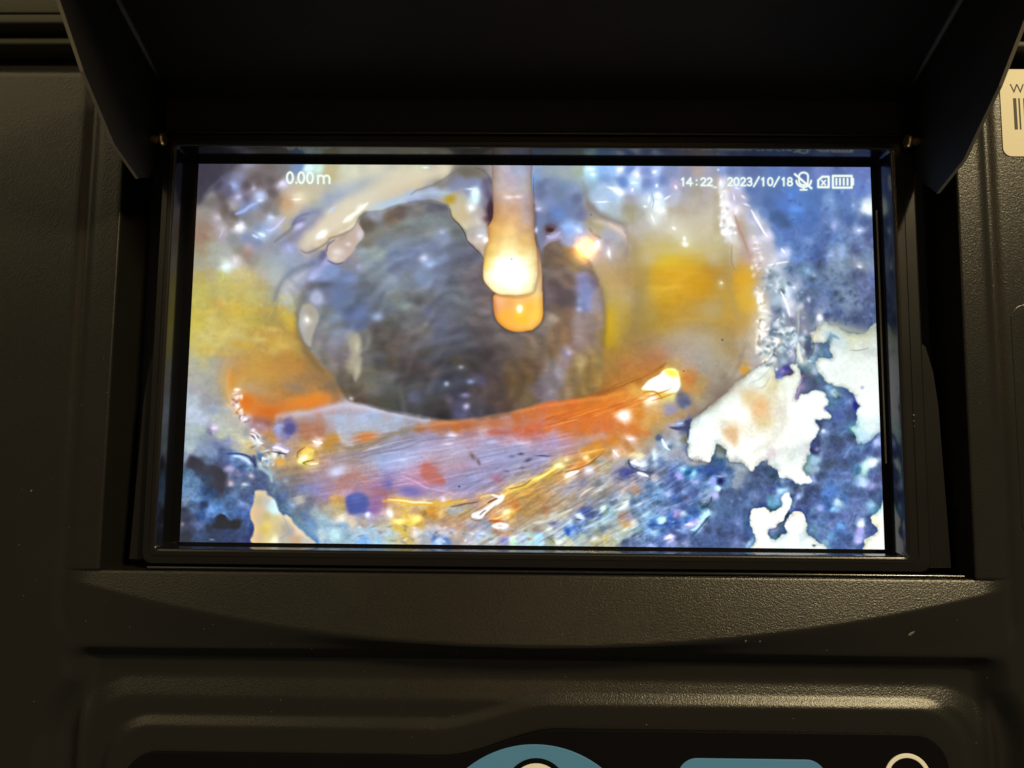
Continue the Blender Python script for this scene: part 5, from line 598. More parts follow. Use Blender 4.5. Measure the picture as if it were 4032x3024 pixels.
    # crisp local contrast of the wet surfaces
    img = np.clip(img, 0, 1)
    img = img+(0.10+0.5*fm)*0.7*(img-box(box(img, 8), 8))+0.3*fm*(img-box(box(img, 2), 2))
    # tone curve: slightly greyer and brighter, most in the pale parts
    img = np.clip(img, 0, 1)
    lum = img.mean(axis=2, keepdims=True)
    img = np.clip(lum+(img-lum)*0.94, 0, 1)
    img = np.clip(0.035+0.965*img*(1.0+0.19*lum), 0, 1)
    # writing on the display
    glow = np.zeros((CH, CW)); ink = np.zeros((CH, CW))
    def seg(pts, r, closed=False, blurr=2.6):
        P = np.array(pts, float)
        if closed: P = np.vstack([P, P[:1]])
        x0, x1 = int(P[:, 0].min()-8), int(P[:, 0].max()+9); y0, y1 = int(P[:, 1].min()-8), int(P[:, 1].max()+9)
        yy, xx = np.mgrid[y0:y1, x0:x1].astype(float); dd = np.full(xx.shape, 99.0)
        for i in range(len(P)-1):
            ax, ay = P[i]; dx, dy = P[i+1]-P[i]
            t = np.clip(((xx-ax)*dx+(yy-ay)*dy)/(dx*dx+dy*dy+1e-9), 0, 1)
            dd = np.minimum(dd, np.sqrt((xx-ax-t*dx)**2+(yy-ay-t*dy)**2))
        ink[y0:y1, x0:x1] = np.maximum(ink[y0:y1, x0:x1], np.clip((r-dd)/1.3+0.5, 0, 1))
        glow[y0:y1, x0:x1] = np.maximum(glow[y0:y1, x0:x1], np.exp(-(np.maximum(dd-r, 0)/blurr)**2))
    def arc(cx, cy, rx, ry, a0, a1, n=18):
        return [(cx+rx*math.cos(math.radians(a0+(a1-a0)*i/n)), cy+ry*math.sin(math.radians(a0+(a1-a0)*i/n))) for i in range(n+1)]
    GL = {'0': [arc(.5, .5, .42, .5, 0, 360)], '1': [[(.2, .2), (.55, .0), (.55, 1)]],
          '2': [arc(.48, .28, .38, .28, 200, 360, 10)+[(.8, .45), (.1, 1), (.92, 1)]],
          '3': [arc(.45, .26, .36, .26, 210, 450, 12), arc(.45, .74, .42, .26, -90, 150, 12)],
          '4': [[(.72, 1), (.72, 0), (.05, .7), (.98, .7)]],
          '8': [arc(.5, .25, .34, .25, 0, 360), arc(.5, .74, .42, .26, 0, 360)],
          '/': [[(.0, 1.12), (.95, -.1)]], ':': [[(.5, .28), (.5, .30)], [(.5, .88), (.5, .90)]], '.': [[(.5, .95), (.5, .97)]],
          'm': [[(.0, .3), (.0, 1)], arc(.25, .55, .25, .25, 180, 360, 8)+[(.5, 1)], arc(.75, .55, .25, .25, 180, 360, 8)+[(1, 1)]]}
    def write(s, k, x, y, h, xs, w, r):
        for ch, xo in zip(s, xs):
            for poly in GL[ch]:
                ww = w*(1.62 if ch == 'm' else (.75 if ch == '1' else 1))
                seg([G(k, xo+px*ww, y+py*h+(xo-x)*0.0) for px, py in poly], r)
    write('0.00m', 0, 0, 185, 135, (1352, 1432, 1493, 1601, 1745), 88, 2.1)
    ys = 0
    write('14:22', 2, 0, 257, 92, (1836, 1905, 1995, 2080, 2158), 72, 1.75)
    write('2023/10/18', 3, 0, 254, 96, (202, 280, 363, 444, 530, 622, 700, 780, 876, 945), 70, 1.75)
    # crossed-out microphone
    cap = [(1094, 240), (1094, 290)]+[(1150+56*math.cos(math.radians(a)), 300+44*math.sin(math.radians(a))) for a in range(180, 0, -20)]+[(1206, 240)]+[(1150+56*math.cos(math.radians(a)), 232+44*math.sin(math.radians(a))) for a in range(0, -180, -20)]
    seg([G(3, *p) for p in cap], 1.9, True)
    seg([G(3, 1152+92*math.cos(math.radians(a)), 290+78*math.sin(math.radians(a))) for a in range(0, 181, 15)], 2.0)
    seg([G(3, 1150, 368), G(3, 1150, 400)], 2.0); seg([G(3, 1112, 402), G(3, 1188, 402)], 1.9); seg([G(3, 1042, 208), G(3, 1248, 384)], 2.2)
    # memory card with a cross
    seg([G(3, *p) for p in ((1332, 370), (1332, 285), (1385, 240), (1463, 240), (1463, 370))], 2.2, True)
    seg([G(3, 1375, 288), G(3, 1422, 342)], 1.6); seg([G(3, 1422, 288), G(3, 1375, 342)], 1.6)
    # battery with four bars
    seg([G(3, *p) for p in ((1515, 230), (1748, 230), (1748, 376), (1515, 376))], 2.2, True)
    seg([G(3, 1762, 270), G(3, 1762, 335)], 2.6)
    for bx in (1558, 1603, 1650, 1697): seg([G(3, bx, 265), G(3, bx, 340)], 2.0)
    img = img*(1-0.16*glow[..., None])+np.array([.55, .9, .85])*(0.16*glow[..., None])
    img = img*(1-ink[..., None])+np.array([.97, 1.0, .97])*ink[..., None]
    return np.clip(img, 0, 1)
# ---------------------------------------------------------------- helpers
def link(name, me, mat, parent=None, smooth=False, kind=None):
    o = bpy.data.objects.new(name, me); sc.collection.objects.link(o)
    if mat is not None: me.materials.append(mat)
    if smooth:
        for p in me.polygons: p.use_smooth = True
    if parent is not None: o.parent = parent
    if kind: o['kind'] = kind
    return o
def mesh(name, vs, fs):
    me = bpy.data.meshes.new(name); me.from_pydata([tuple(v) for v in vs], [], [tuple(f) for f in fs]); me.update(); return me
def thing(name, loc, label, cat):
    o = bpy.data.objects.new(name, None); sc.collection.objects.link(o); o.location = loc; o.empty_display_size = .01
    o['label'] = label; o['category'] = cat
    return o
MMV = 0.001
def rrect(x0, y0, x1, y1, r, n=6):
    pts = []
    for cx, cy, a in ((x1-r, y1-r, 0), (x0+r, y1-r, 90), (x0+r, y0+r, 180), (x1-r, y0+r, 270)):
        for i in range(n+1):
            t = math.radians(a+90.0*i/n); pts.append((cx+r*math.cos(t), cy+r*math.sin(t)))
    return pts
def loft(inner, outer, prof):
    # rings between two closed outlines; prof = (t, z) pairs, millimetres
    vs, fs = [], []; n = len(inner)
    for t, z in prof:
        for (ax, ay), (bx, by) in zip(inner, outer): vs.append(((ax+(bx-ax)*t)*MMV, (ay+(by-ay)*t)*MMV, z*MMV))
    for k in range(len(prof)-1):
        for i in range(n):
            j = (i+1) % n; fs.append((k*n+i, (k+1)*n+i, (k+1)*n+j, k*n+j))
    return vs, fs
def plate(outline, z0, z1, bev=0.0, nb=3, cap_bottom=False):
    # flat plate with a rounded upper edge (outline shrinks towards its middle by bev)
    cx = sum(p[0] for p in outline)/len(outline); cy = sum(p[1] for p in outline)/len(outline); n = len(outline)
    def inset(d):
        out = []
        for i in range(n):
            ax, ay = outline[i-1]; bx, by = outline[(i+1) % n]; px, py = outline[i]
            tx, ty = bx-ax, by-ay; L = math.hypot(tx, ty) or 1
            out.append((px-ty/L*d, py+tx/L*d))
        return out
    rings = [(outline, z0)]
    if bev > 0:
        for i in range(nb+1):
            a = math.pi/2*i/nb; rings.append((inset(bev*(1-math.cos(a))), z1-bev+bev*math.sin(a)))
    else: rings.append((outline, z1))
    vs = [(x*MMV, y*MMV, z*MMV) for r_, z in rings for x, y in r_]; fs = []
    for k in range(len(rings)-1):
        for i in range(n):
            j = (i+1) % n; fs.append((k*n+i, k*n+j, (k+1)*n+j, (k+1)*n+i))
    fs.append(tuple(range((len(rings)-1)*n, len(rings)*n)))
    if cap_bottom: fs.append(tuple(reversed(range(n))))
    return vs, fs
def circ(cx, cy, r, n=64): return [(cx+r*math.cos(2*math.pi*i/n), cy+r*math.sin(2*math.pi*i/n)) for i in range(n)]
def mat(name, col, rough=0.5, metal=0.0, bump=0.0, bscale=1500.0, spec=0.5, mottle=0.0, bdist=0.0002, coat=0.0):
    m = bpy.data.materials.new(name); m.use_nodes = True; nt = m.node_tree; b = nt.nodes['Principled BSDF']
    b.inputs['Base Color'].default_value = (*col, 1); b.inputs['Roughness'].default_value = rough; b.inputs['Metallic'].default_value = metal
    b.inputs['Specular IOR Level'].default_value = spec; b.inputs['Coat Weight'].default_value = coat
    tc = nt.nodes.new('ShaderNodeTexCoord')
    if bump:
        n = nt.nodes.new('ShaderNodeTexNoise'); n.inputs['Scale'].default_value = bscale; n.inputs['Detail'].default_value = 3; n.inputs['Roughness'].default_value = .6
        nt.links.new(tc.outputs['Object'], n.inputs['Vector'])
        bp = nt.nodes.new('ShaderNodeBump'); bp.inputs['Strength'].default_value = bump; bp.inputs['Distance'].default_value = bdist
        nt.links.new(n.outputs['Fac'], bp.inputs['Height']); nt.links.new(bp.outputs['Normal'], b.inputs['Normal'])
    n2 = nt.nodes.new('ShaderNodeTexNoise'); n2.inputs['Scale'].default_value = 60; n2.inputs['Detail'].default_value = 5
    nt.links.new(tc.outputs['Object'], n2.inputs['Vector'])
    r = nt.nodes.new('ShaderNodeMapRange'); r.inputs['To Min'].default_value = rough*0.85; r.inputs['To Max'].default_value = min(rough*1.15, 1)
    nt.links.new(n2.outputs['Fac'], r.inputs['Value']); nt.links.new(r.outputs['Result'], b.inputs['Roughness'])
    if mottle:
        mx = nt.nodes.new('ShaderNodeMixRGB'); mx.inputs[1].default_value = (*[c*(1-mottle) for c in col], 1); mx.inputs[2].default_value = (*[min(c*(1+mottle), 1) for c in col], 1)
        nt.links.new(n2.outputs['Fac'], mx.inputs[0]); nt.links.new(mx.outputs[0], b.inputs['Base Color'])
    return m
M_BODY = mat('textured_dark_plastic', (.0120, .0114, .0102), .27, 0, .7, 2700, .36, .12, .00008)
M_FRAME = mat('satin_black_plastic', (.0075, .0070, .0065), .30, 0, .5, 3600, .32, .1, .00005)
M_WALL = mat('gloss_black_plastic', (.006, .006, .008), .17, 0, 0, 0, .6)
M_GLASS = mat('black_glass', (.004, .004, .005), .10, 0, 0, 0, .5)
M_HOOD = mat('matt_black_sheet', (.0085, .0078, .0082), .60, 0, .6, 2600, .22, .1, .00006)
M_HEDGE = mat('sheet_edge', (.26, .23, .18), .45, 0, .3, 2600, .5, .1, .00005)
M_BRASS = mat('brass', (.72, .52, .24), .28, 1.0, .2, 900, .5, .1)
M_GAP = mat('recess_black', (.006, .006, .009), .7)
M_KEY = mat('keypad_film', (.0030, .0027, .0040), .45, 0, .3, 2500, .12, .1, .00004)
M_TEAL = mat('teal_print', (.080, .245, .50), .5, 0, .3, 2500, .4, .08, .00004)
M_CREAM = mat('cream_print', (.84, .84, .80), .5, 0, .2, 2500, .4, .05, .00004)
M_PAPER = mat('sticker_paper', (.78, .72, .56), .55, 0, .15, 1200, .4, .05, .00004)
M_INK = mat('sticker_ink', (.035, .028, .022), .6)
M_RIM = mat('case_rim_plastic', (.030, .029, .020), .5, 0, .5, 1500, .25, .15, .0001)
M_DUST = mat('dust', (.13, .12, .10), .8)

# ---------------------------------------------------------------- the carrying case round the unit
case = thing('carrying_case', (0, .07, -.02), 'dark case rim with olive ribs, seen behind the upper left of the monitor unit', 'case')
def bar(name, y0, y1, z0, z1, bev, m, parent, x0=-190, x1=190, sm=True):
    ys = [(y0, z0)]; n = 4
    for i in range(n+1):
        a = math.pi/2*i/n; ys.append((y0+bev*(1-math.cos(a)), z1-bev+bev*math.sin(a)))
    for i in range(n+1):
        a = math.pi/2*i/n; ys.append((y1-bev*(1-math.sin(a)), z1-bev+bev*math.cos(a)))
    ys.append((y1, z0)); vs = []; fs = []; k = len(ys); xs = np.linspace(x0, x1, 25)
    for x in xs:
        for y, z in ys: vs.append((x*MMV, (y+(x/190.0)**2*-0.8)*MMV, z*MMV))
    for i in range(len(xs)-1):
        for j in range(k-1): fs.append((i*k+j, (i+1)*k+j, (i+1)*k+j+1, i*k+j+1))
    return link(name, mesh(name, vs, fs), m, parent, sm)
def keep(o, parent):
    o.parent = parent; o.matrix_parent_inverse = Matrix.Translation(parent.location).inverted(); return o
for y0, y1, z1 in ((66.9, 68.7, 10.0), (70.1, 72.3, 13.0), (73.0, 79.0, 12.0)):
    keep(bar('rib', y0, y1, -12, z1, .5, M_RIM, case), case)
vs, fs = plate(rrect(-190, -130, 190, 140, 10), -30, -14, 0)
keep(link('case_floor', mesh('case_floor', vs, fs), M_GAP, case), case)

# ---------------------------------------------------------------- the monitor unit
unit = thing('inspection_monitor', (0, 0, 0), 'dark control unit with a black sun hood round its lit screen showing a corroded pipe', 'monitor')
HX0, HX1, HY0, HY1 = -91.0, 92.6, -48.3, 62.0        # opening the display sits in
def sms(t): t = np.clip(t, 0, 1); return t*t*(3-2*t)
def ramp(t, e):
    # straight ramp 0..1 with rounded ends
    a = np.clip(t, 0, 1); m = 1.0/(1.0-e)
    return np.where(a < e, m*a*a/(2*e), np.where(a > 1-e, 1-m*(1-a)**2/(2*e), m*(a-e/2)))
def sd_rr(x, y, x0, y0, x1, y1, r):
    cx, cy = (x0+x1)/2, (y0+y1)/2; qx = np.abs(x-cx)-(x1-x0)/2+r; qy = np.abs(y-cy)-(y1-y0)/2+r
    return np.hypot(np.maximum(qx, 0), np.maximum(qy, 0))+np.minimum(np.maximum(qx, qy), 0)-r
def height(x, y):
    z = np.full(x.shape, 7.6)
    # raised panel that carries the display, with a shallow valley round it
    d = sd_rr(x, y, -98.2, -65.0, 99.6, 85.0, 9.0)
    z = z-0.55*np.exp(-((d-0.2)/1.3)**2)*sms((y+64)/8)
    # below the display: lip that rises to a curved crease, then falls away to a deep groove
    yc = -62.4+10.5*np.minimum(np.abs((x-0.6)/92.0), 1.05)**2
    low = y < HY0
    lip = 7.0+np.clip(HY0-y, 0, 30)*LIP
    zc = 7.0+np.clip(HY0-yc, 0, 30)*LIP
    t = np.clip((yc-y)/np.maximum(yc+64.2, 1.8), 0, 1)
    fall = zc+(7.3-zc)*(t*0.6+0.4*sms(t))
    w_ = sms((yc-y)/0.9+0.5)
    ss = lip*(1-w_)+fall*w_
    inside = sms((100.5-np.abs(x-.7))/8.0)
    z = np.where(low, z*(1-inside)+ss*inside, z)
    # valley and groove below, then two steps up to the key field
    d1 = sd_rr(x, y, -97.0, -190, 98.4, -70.2, 13.0)
    cx = sms((98.5-np.abs(x-.7))/6.0)
    lower = 7.6-np.maximum(2.6*(1-sms((d1-1.0)/5.0)), 4.2*cx*sms((-56-y)/4))-(1.3*(1-cx)*(1-sms(d1/4.0))+1.3*sms(-d1/4.0)*0)
    lower = lower-0.10*np.clip(-65-y, 0, 4.6)*cx
    k = sms((-63.7-y)/3.5)
    z = z*(1-k)+lower*k
    z = z+1.45*ramp(-d1/5.4, .22)*k
    sh = 4.9*sms((x+20)/25.0)
    d2 = sd_rr(x, y-sh, -90.2, -190, 92.0, -78.2, 11.0)
    z = z+(1.12-0.50*sms((x+20)/25.0))*ramp(-d2/2.6, .16)*k
    # upper edge of the unit falls away
    z = z-3.0*sms((y-60.0)/6.0)**1.5
    # rounded edge at the display opening
    dh = sd_rr(x, y, HX0, HY0, HX1, HY1, 0.4); R_ = 0.55
    tt = np.clip(R_-dh, 0, R_)
    z = z-(R_-np.sqrt(np.maximum(R_*R_-tt*tt, 0)))
    return z
LIP = 0.285
def lines(a, b, step, extra):
    v = list(np.arange(a, b+step/2, step)); v = [q for q in v if all(abs(q-e) > step*0.45 for e in extra)]+list(extra)
    return np.array(sorted(v))
ex = [HX0-o for o in (0, .08, .2, .38, .6)]+[HX1+o for o in (0, .08, .2, .38, .6)]
ey = [HY0-o for o in (0, .08, .2, .38, .6)]+[HY1, HY1+.3]
gx = lines(-135, 135, .6, ex); gy = lines(-118, 65.2, .45, ey)
X, Y = np.meshgrid(gx, gy); Z = height(X, Y)
nx, ny = len(gx), len(gy)
vs = np.stack([X.ravel()*MMV, Y.ravel()*MMV, Z.ravel()*MMV], 1)
ii, jj = np.meshgrid(np.arange(nx-1), np.arange(ny-1)); ii = ii.ravel(); jj = jj.ravel()
mx_ = (gx[ii]+gx[ii+1])/2; my_ = (gy[jj]+gy[jj+1])/2
ok = ~((mx_ > HX0) & (mx_ < HX1) & (my_ > HY0) & (my_ < HY1))
ii, jj = ii[ok], jj[ok]; a = jj*nx+ii
fs = np.stack([a, a+1, a+nx+1, a+nx], 1)
me = bpy.data.meshes.new('housing'); me.from_pydata(vs.tolist(), [], fs.tolist()); me.update()
bm = bmesh.new(); bm.from_mesh(me)
bmesh.ops.delete(bm, geom=[v for v in bm.verts if not v.link_faces], context='VERTS')
be = [e for e in bm.edges if e.is_boundary]
r = bmesh.ops.extrude_edge_only(bm, edges=be)
for v in [g for g in r['geom'] if isinstance(g, bmesh.types.BMVert)]: v.co.z = -0.013
for f in [g for g in r['geom'] if isinstance(g, bmesh.types.BMFace)]: f.smooth = False
for f in bm.faces:
    f.smooth = abs(f.normal.z) > 0.05
for e in be: e.smooth = False
bm.to_mesh(me); bm.free()
housing = link('housing', me, M_BODY, unit)

# recess floor and the two low rails either side of the display
vs, fs = plate(rrect(-93, -52, 94, 64, 1), -9, -6, 0)
link('recess_floor', mesh('recess_floor', vs, fs), M_GAP, unit)
for s in (-1, 1):
    pts = [(-82.2, 4), (-83.2, 1), (-84.6, -4.5), (-85.4, -12), (-86.6, -46.6), (-82.0, -46.6)]
    if s > 0: pts = [(-x+1.6+(1.6 if i not in (0, 5) else 0), y) for i, (x, y) in enumerate(pts)][::-1]
    vs, fs = plate(pts[::-1] if s < 0 else pts[::-1], -5, 3.2, .3)
    me = mesh('side_rail', vs, fs); bm = bmesh.new(); bm.from_mesh(me); bmesh.ops.recalc_face_normals(bm, faces=bm.faces[:]); bm.to_mesh(me); bm.free()
    link('side_rail', me, M_FRAME, unit)

# display frame: gloss inner wall, satin face with a seam
inn = rrect(-79.75, -43.9, 79.0, 44.7, 1.0); out = rrect(-82.7, -47.3, 84.3, 47.5, 2.4)
frame = link('display_frame', mesh('display_frame', *loft(inn, out, ((.10, 6.78), (.16, 6.85), (.42, 6.85), (.44, 6.70), (.47, 6.70), (.49, 6.83), (.90, 6.72), (.97, 6.5), (1, 6.1), (1, -6)))), M_FRAME, unit)
link('inner_wall', mesh('inner_wall', *loft(inn, out, ((0, -.3), (0, 6.35), (.015, 6.55), (.05, 6.72), (.10, 6.78)))), M_WALL, frame, True)
# ledge above the frame, then a black sheet added for the hood's shade
for y0, y1, z1, m_ in ((48.0, 48.9, 6.0, M_FRAME), (49.3, 60.0, 3.6, M_HOOD)):
    bar('ledge_and_shade_sheet', y0, y1, -5, z1, .25, m_, unit, -84, 84.2)
# gloss bead along the lower edge of the frame
n = 10; vs = []; fs = []; xs = np.linspace(-81, 90.5, 40)
for x in xs:
    for k in range(n):
        a = 2*math.pi*k/n; vs.append((x*MMV, (-47.85+.36*math.cos(a))*MMV, (6.9+.42*math.sin(a))*MMV))
for i in range(len(xs)-1):
    for k in range(n): fs.append((i*n+k, (i+1)*n+k, (i+1)*n+(k+1) % n, i*n+(k+1) % n))
link('trim_bead', mesh('trim_bead', vs, fs), M_WALL, unit, True)

# glass border and the lit picture
SW, SH = 155.0, 155.0*0.5575
gi = rrect(-SW/2, -SH/2, SW/2, SH/2, .05); go = rrect(-80.2, -44.4, 79.5, 45.2, .5)
display = link('display', mesh('display', *loft(gi, go, ((0, .02), (1, .02)))), M_GLASS, unit)
# pale strip standing in for the highlight along the glass edge, right wall
vs, fs = plate(rrect(78.35, -24.5, 78.62, 33, .05, 2), 0, .45, .08)
link('glass_edge_highlight', mesh('glass_edge_highlight', vs, fs), M_HEDGE, display)
def build_picture():
    src = paint_picture()
    TW, TH = 1536, 856
    u = (np.arange(TW)+.5)/TW; v = (np.arange(TH)+.5)/TH
    U, V = np.meshgrid(u, v)
    P = np.stack([(U-.5)*SW*MMV, (V-.5)*SH*MMV, np.zeros_like(U)], -1)-CAM
    c = P @ RM
    px = (2016+FPX*c[..., 0]/-c[..., 2]-PX0)*CS; py = (1512-FPX*c[..., 1]/-c[..., 2]-PY0)*CS
    px = np.clip(px, 0, CW-1.01); py = np.clip(py, 0, CH-1.01)
    x0 = px.astype(int); y0 = py.astype(int); fx = (px-x0)[..., None]; fy = (py-y0)[..., None]
    t = src[y0, x0]*(1-fx)*(1-fy)+src[y0, x0+1]*fx*(1-fy)+src[y0+1, x0]*(1-fx)*fy+src[y0+1, x0+1]*fx*fy
    im = bpy.data.images.new('pipe_picture', TW, TH, alpha=False); im.colorspace_settings.name = 'sRGB'
    a = np.ones((TH, TW, 4), np.float32); a[..., :3] = t
    im.pixels.foreach_set(a.ravel()); im.update(); im.pack()
    m = bpy.data.materials.new('lit_screen'); m.use_nodes = True; nt = m.node_tree; b = nt.nodes['Principled BSDF']
    tx = nt.nodes.new('ShaderNodeTexImage'); tx.image = im; tx.interpolation = 'Cubic'; tx.extension = 'EXTEND'
    b.inputs['Base Color'].default_value = (.004, .004, .005, 1); b.inputs['Roughness'].default_value = .06; b.inputs['Specular IOR Level'].default_value = .5
    nt.links.new(tx.outputs['Color'], b.inputs['Emission Color']); b.inputs['Emission Strength'].default_value = 1.0
    # faint sparkle of the anti-glare surface
    tc = nt.nodes.new('ShaderNodeTexCoord'); n = nt.nodes.new('ShaderNodeTexNoise'); n.inputs['Scale'].default_value = 5200; n.inputs['Detail'].default_value = 1
    bp = nt.nodes.new('ShaderNodeBump'); bp.inputs['Strength'].default_value = .30; bp.inputs['Distance'].default_value = .000006
    nt.links.new(tc.outputs['Object'], n.inputs['Vector']); nt.links.new(n.outputs['Fac'], bp.inputs['Height']); nt.links.new(bp.outputs['Normal'], b.inputs['Normal'])
    me = mesh('screen_picture', [(-SW/2*MMV, -SH/2*MMV, 2e-5), (SW/2*MMV, -SH/2*MMV, 2e-5), (SW/2*MMV, SH/2*MMV, 2e-5), (-SW/2*MMV, SH/2*MMV, 2e-5)], [(0, 1, 2, 3)])
    uv = me.uv_layers.new(name='UVMap'); 
    for l, c in zip(uv.data, ((0, 0), (1, 0), (1, 1), (0, 1))): l.uv = c
    o = link('screen_picture', me, m, display)
    o['label'] = 'lit picture of a corroded pipe with drips, read-outs 0.00 m, 14:22 and 2023/10/18 along its top'
build_picture()

# ---------------------------------------------------------------- sun hood: back panel and two side wings
hood = bpy.data.objects.new('sun_hood', None); sc.collection.objects.link(hood); hood.parent = unit; hood.empty_display_size = .01
def hood_y(z): return 55.9+0.405*z
def slab(name, quad, th, m, parent, medge=None):
    # closed polygon slab; quad = 3D points (mm), th = offset vector (mm)
    n = len(quad); vs = [tuple(c*MMV for c in p) for p in quad]+[tuple((c+t)*MMV for c, t in zip(p, th)) for p in quad]
    fs = [tuple(range(n)), tuple(reversed(range(n, 2*n)))]+[(i, i+n, (i+1) % n+n, (i+1) % n) for i in range(n)]
    me = mesh(name, vs, fs); bm = bmesh.new(); bm.from_mesh(me); bmesh.ops.recalc_face_normals(bm, faces=bm.faces[:])
    bmesh.ops.bevel(bm, geom=bm.edges[:], offset=.00012, segments=1, affect='EDGES')
    bm.to_mesh(me); bm.free()
    o = link(name, me, m, parent)
    return o
WXL, WXR = -84.3, 84.4
slab('back_panel', [(WXL-.5, hood_y(2), 2), (WXR+.5, hood_y(2), 2), (WXR+.5, hood_y(84), 84), (WXL-.5, hood_y(84), 84)], (0, .9, -.36), M_HOOD, hood)
wing = [(hood_y(2), 2), (hood_y(84), 84), (84, 72), (56.6, 45.4), (46.9, 35.9), (37.9, 23.9), (34.6, 13.6), (36.5, 9.0), (41, 5), (49, 2)]
for s, x in ((-1, WXL), (1, WXR)):
    wy = wing if s < 0 else [(y-(2.6 if 3 <= i <= 6 else 0), z+(.8 if 3 <= i <= 6 else 0)) for i, (y, z) in enumerate(wing)]
    wg = slab('side_wing', [(x, y, z) for y, z in wy], (s*.75, 0, 0), M_HOOD, hood)
    # bare edge of the sheet
    e = [(wy[i], wy[i+1]) for i in range(2, 6)]
    vs = []; fs = []
    for (y0, z0), (y1, z1) in e:
        dy, dz = y1-y0, z1-z0; L = math.hypot(dy, dz); ny_, nz_ = (-dz/L, dy/L)
        if ny_ > 0: ny_, nz_ = -ny_, -nz_
        k = len(vs)
        for (yy_, zz_) in ((y0, z0), (y1, z1)):
            for xx_ in (x+s*.02, x+s*.73): vs.append((xx_*MMV, (yy_+ny_*.06)*MMV, (zz_+nz_*.06)*MMV))
        fs.append((k, k+1, k+3, k+2))
    me = mesh('sheet_edge', vs, fs); bm = bmesh.new(); bm.from_mesh(me); bmesh.ops.recalc_face_normals(bm, faces=bm.faces[:])
    for f in bm.faces:
        if f.normal.y > 0: f.normal_flip()
    bm.to_mesh(me); bm.free()
    link('sheet_edge', me, M_HEDGE, wg)
    # rounded strip where the wing folds into the panel
    vs = []; fs = []
    zs = np.linspace(8, 84, 12)
    for z in zs:
        for k in range(6):
            a = math.pi/2*k/5
            vs.append(((x-s*(1.3-1.3*math.cos(a)-.02))*MMV, (hood_y(z)-1.35+1.35*math.sin(a))*MMV, (z+.5-.5*math.sin(a))*MMV))
    for i in range(len(zs)-1):
        for k in range(5): fs.append((i*6+k, i*6+k+1, (i+1)*6+k+1, (i+1)*6+k))
    link('fold_flange', mesh('fold_flange', vs, fs), M_FRAME, wg, True)
# brass hinge pins on the inner faces of the wings
def pin(x, y, z, s):
    prof = ((0, 0), (0, 1.35), (.35, 1.55), (.75, 1.5), (.95, 1.2), (1.0, .85), (1.6, .85), (1.7, 1.05), (2.3, 1.05), (2.4, .75), (3.0, .7), (3.05, 0)); n = 20
    vs = []; fs = []
    for dx, r_ in prof:
        for k in range(n):
            a = 2*math.pi*k/n; vs.append(((x-s*(3.05-dx))*MMV, (y+r_*math.cos(a))*MMV, (z+r_*math.sin(a))*MMV))
    for i in range(len(prof)-1):
        for k in range(n): fs.append((i*n+k, i*n+(k+1) % n, (i+1)*n+(k+1) % n, (i+1)*n+k))
    me = mesh('hinge_pin', vs, fs); bm = bmesh.new(); bm.from_mesh(me); bmesh.ops.recalc_face_normals(bm, faces=bm.faces[:]); bm.to_mesh(me); bm.free()
    o = link('hinge_pin', me, M_BRASS, hood); return o
pin(WXL, 45.2, 9.4, -1); pin(WXR, 45.6, 9.0, 1)

# ---------------------------------------------------------------- key field
ZK = 6.15
kf = [(x, y) for x, y in rrect(-84.4, -160, 86.2, -83.6, 7.0, 8)]
top = []
for x in np.linspace(79.0, -77.0, 60): top.append((x, -85.6+5.5*float(sms((x+18)/24.0))))
pts = []
for cx, cy, a in ((86.2-7, -80.1-7, 0),):
    pts += [(cx+7*math.cos(math.radians(t)), cy+7*math.sin(math.radians(t))) for t in range(0, 90, 10)]
pts += [(x, y) for x, y in top]
pts += [(-84.4+7+7*math.cos(math.radians(t)), -85.6-7+7*math.sin(math.radians(t))) for t in range(90, 181, 10)][1:]
pts += [(-84.4, -117), (86.2, -117)]
vs, fs = plate(pts, 4.0, ZK, .12)
keys = link('key_field', mesh('key_field', vs, fs), M_KEY, unit)
def disc(name, cx, cy, r, z0, z1, bev, m, parent): 
    vs, fs = plate(circ(cx, cy, r, 96), z0, z1, bev); return link(name, mesh(name, vs, fs), m, parent)
dial = disc('round_pad', 1.3, -106.0, 23.0, ZK-.1, ZK+.22, .1, M_TEAL, unit)
dial['label'] = 'teal round pad with a black-rimmed cream dot'
disc('dot_rim', 1.5, -92.2, 6.55, ZK+.1, ZK+.26, .02, M_KEY, dial); disc('dot', 1.5, -92.25, 5.55, ZK+.1, ZK+.30, .02, M_CREAM, dial)
vs, fs = plate(rrect(30.4, -104, 61.2, -85.3, 4.2, 10), ZK-.1, ZK+.22, .1)
b2 = link('rectangular_pad', mesh('rectangular_pad', vs, fs), M_TEAL, unit); b2['label'] = 'teal pad with rounded corners'
vs, fs = loft(circ(77.6, -88.5, 3.85), circ(77.6, -88.5, 4.7), ((0, ZK-.1), (0, ZK+.16), (.1, ZK+.2), (.9, ZK+.2), (1, ZK+.16), (1, ZK-.1)))
ring = link('ring_mark', mesh('ring_mark', vs, fs), M_CREAM, unit)

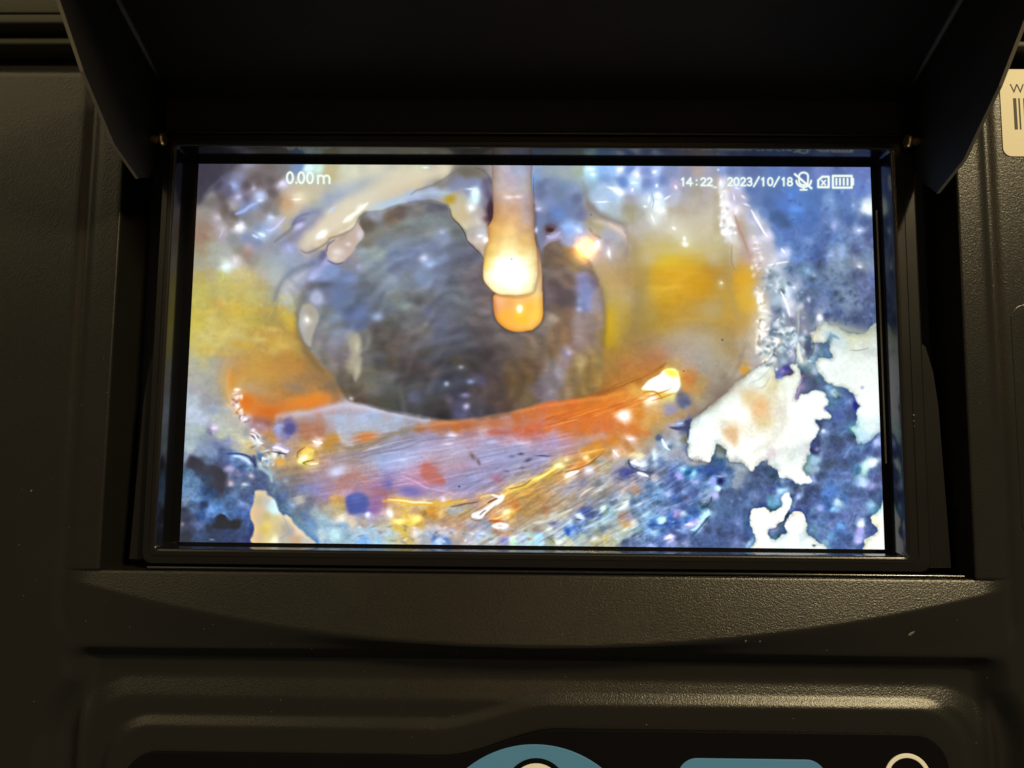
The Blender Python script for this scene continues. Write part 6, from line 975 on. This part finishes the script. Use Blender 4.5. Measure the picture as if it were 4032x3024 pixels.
# ---------------------------------------------------------------- paper sticker on the right of the housing
sx0, sy0, sx1, sy1 = 103.1, 42.8, 156.0, 62.8
vs, fs = plate(rrect(sx0, sy0, sx1, sy1, 1.9, 6), 7.5, 7.78, .03)
st = link('sticker', mesh('sticker', vs, fs), M_PAPER, unit); st['label'] = 'cream barcode sticker with the letters Wa'
cu = bpy.data.curves.new('txt', 'FONT'); cu.body = 'Wa'; cu.size = .0030*1.0; cu.space_character = .95; cu.offset = 1e-5
to = bpy.data.objects.new('txt', cu); sc.collection.objects.link(to); bpy.context.view_layer.update()
tm = bpy.data.meshes.new_from_object(to.evaluated_get(bpy.context.evaluated_depsgraph_get())); bpy.data.objects.remove(to)
zt = 7.80*MMV
for v in tm.vertices: v.co = (v.co.x+105.3*MMV, v.co.y+57.3*MMV, zt)
link('lettering', tm, M_INK, st)
vs = []; fs = []; xx = 105.85
for wd, gp in ((.72, .42), (.36, .72), (.36, .4), (.9, .4), (.36, .4), (.36, .9), (.7, .4), (.36, .4), (1.0, .5), (.36, .4)):
    k = len(vs); vs += [(a_*MMV, b_*MMV, zt) for a_, b_ in ((xx, 48.9), (xx+wd, 48.9), (xx+wd, 56.1), (xx, 56.1))]; fs.append((k, k+1, k+2, k+3)); xx += wd+gp
link('barcode', mesh('barcode', vs, fs), M_INK, st)

# moulded hatch at the right edge
vs, fs = plate(rrect(102.7, -40, 132, 10.0, 3.4, 6), 7.3, 7.72, .28)
link('hatch_cover', mesh('hatch_cover', vs, fs), M_BODY, unit, False)

# dust and lint lying on the housing
rs = np.random.RandomState(3); vs = []; fs = []
def speck(x, y, z, r_, el=1.0, an=0.0):
    k = len(vs); n = 6
    for i in range(n):
        a = 2*math.pi*i/n; q = r_*(.6+.6*rs.rand()); u_, v_ = q*el*math.cos(a), q*math.sin(a)
        vs.append(((x+u_*math.cos(an)-v_*math.sin(an))*MMV, (y+u_*math.sin(an)+v_*math.cos(an))*MMV, (z+.02)*MMV))
    vs.append((x*MMV, y*MMV, (z+.02+r_*.5)*MMV))
    for i in range(n): fs.append((k+i, k+(i+1) % n, k+n))
for i in range(420):
    x = rs.uniform(-118, 115); y = rs.uniform(-84, 60)
    if HX0-.5 < x < HX1+.5 and HY0-.5 < y < 66: continue
    speck(x, y, float(height(np.array([x]), np.array([y]))[0]), rs.uniform(.03, .085), rs.uniform(1, 2.2), rs.uniform(0, 3))
for x, y, r_, el, an in ((78.6, -59.3, .34, 2.4, .5), (44, -60.8, .16, 2, 1.2), (47, -61.0, .2, 1, 0), (-106.5, -32, .2, 1.5, .8)):
    speck(x, y, float(height(np.array([x]), np.array([y]))[0])+.05, r_, el, an)
for y, r_ in ((-14.2, .22), (-15.4, .18), (-16.5, .16)): speck(81.6, y, 6.86, r_, 1, 0)
me = mesh('dust', vs, fs); link('dust', me, M_DUST, unit, False, 'stuff')
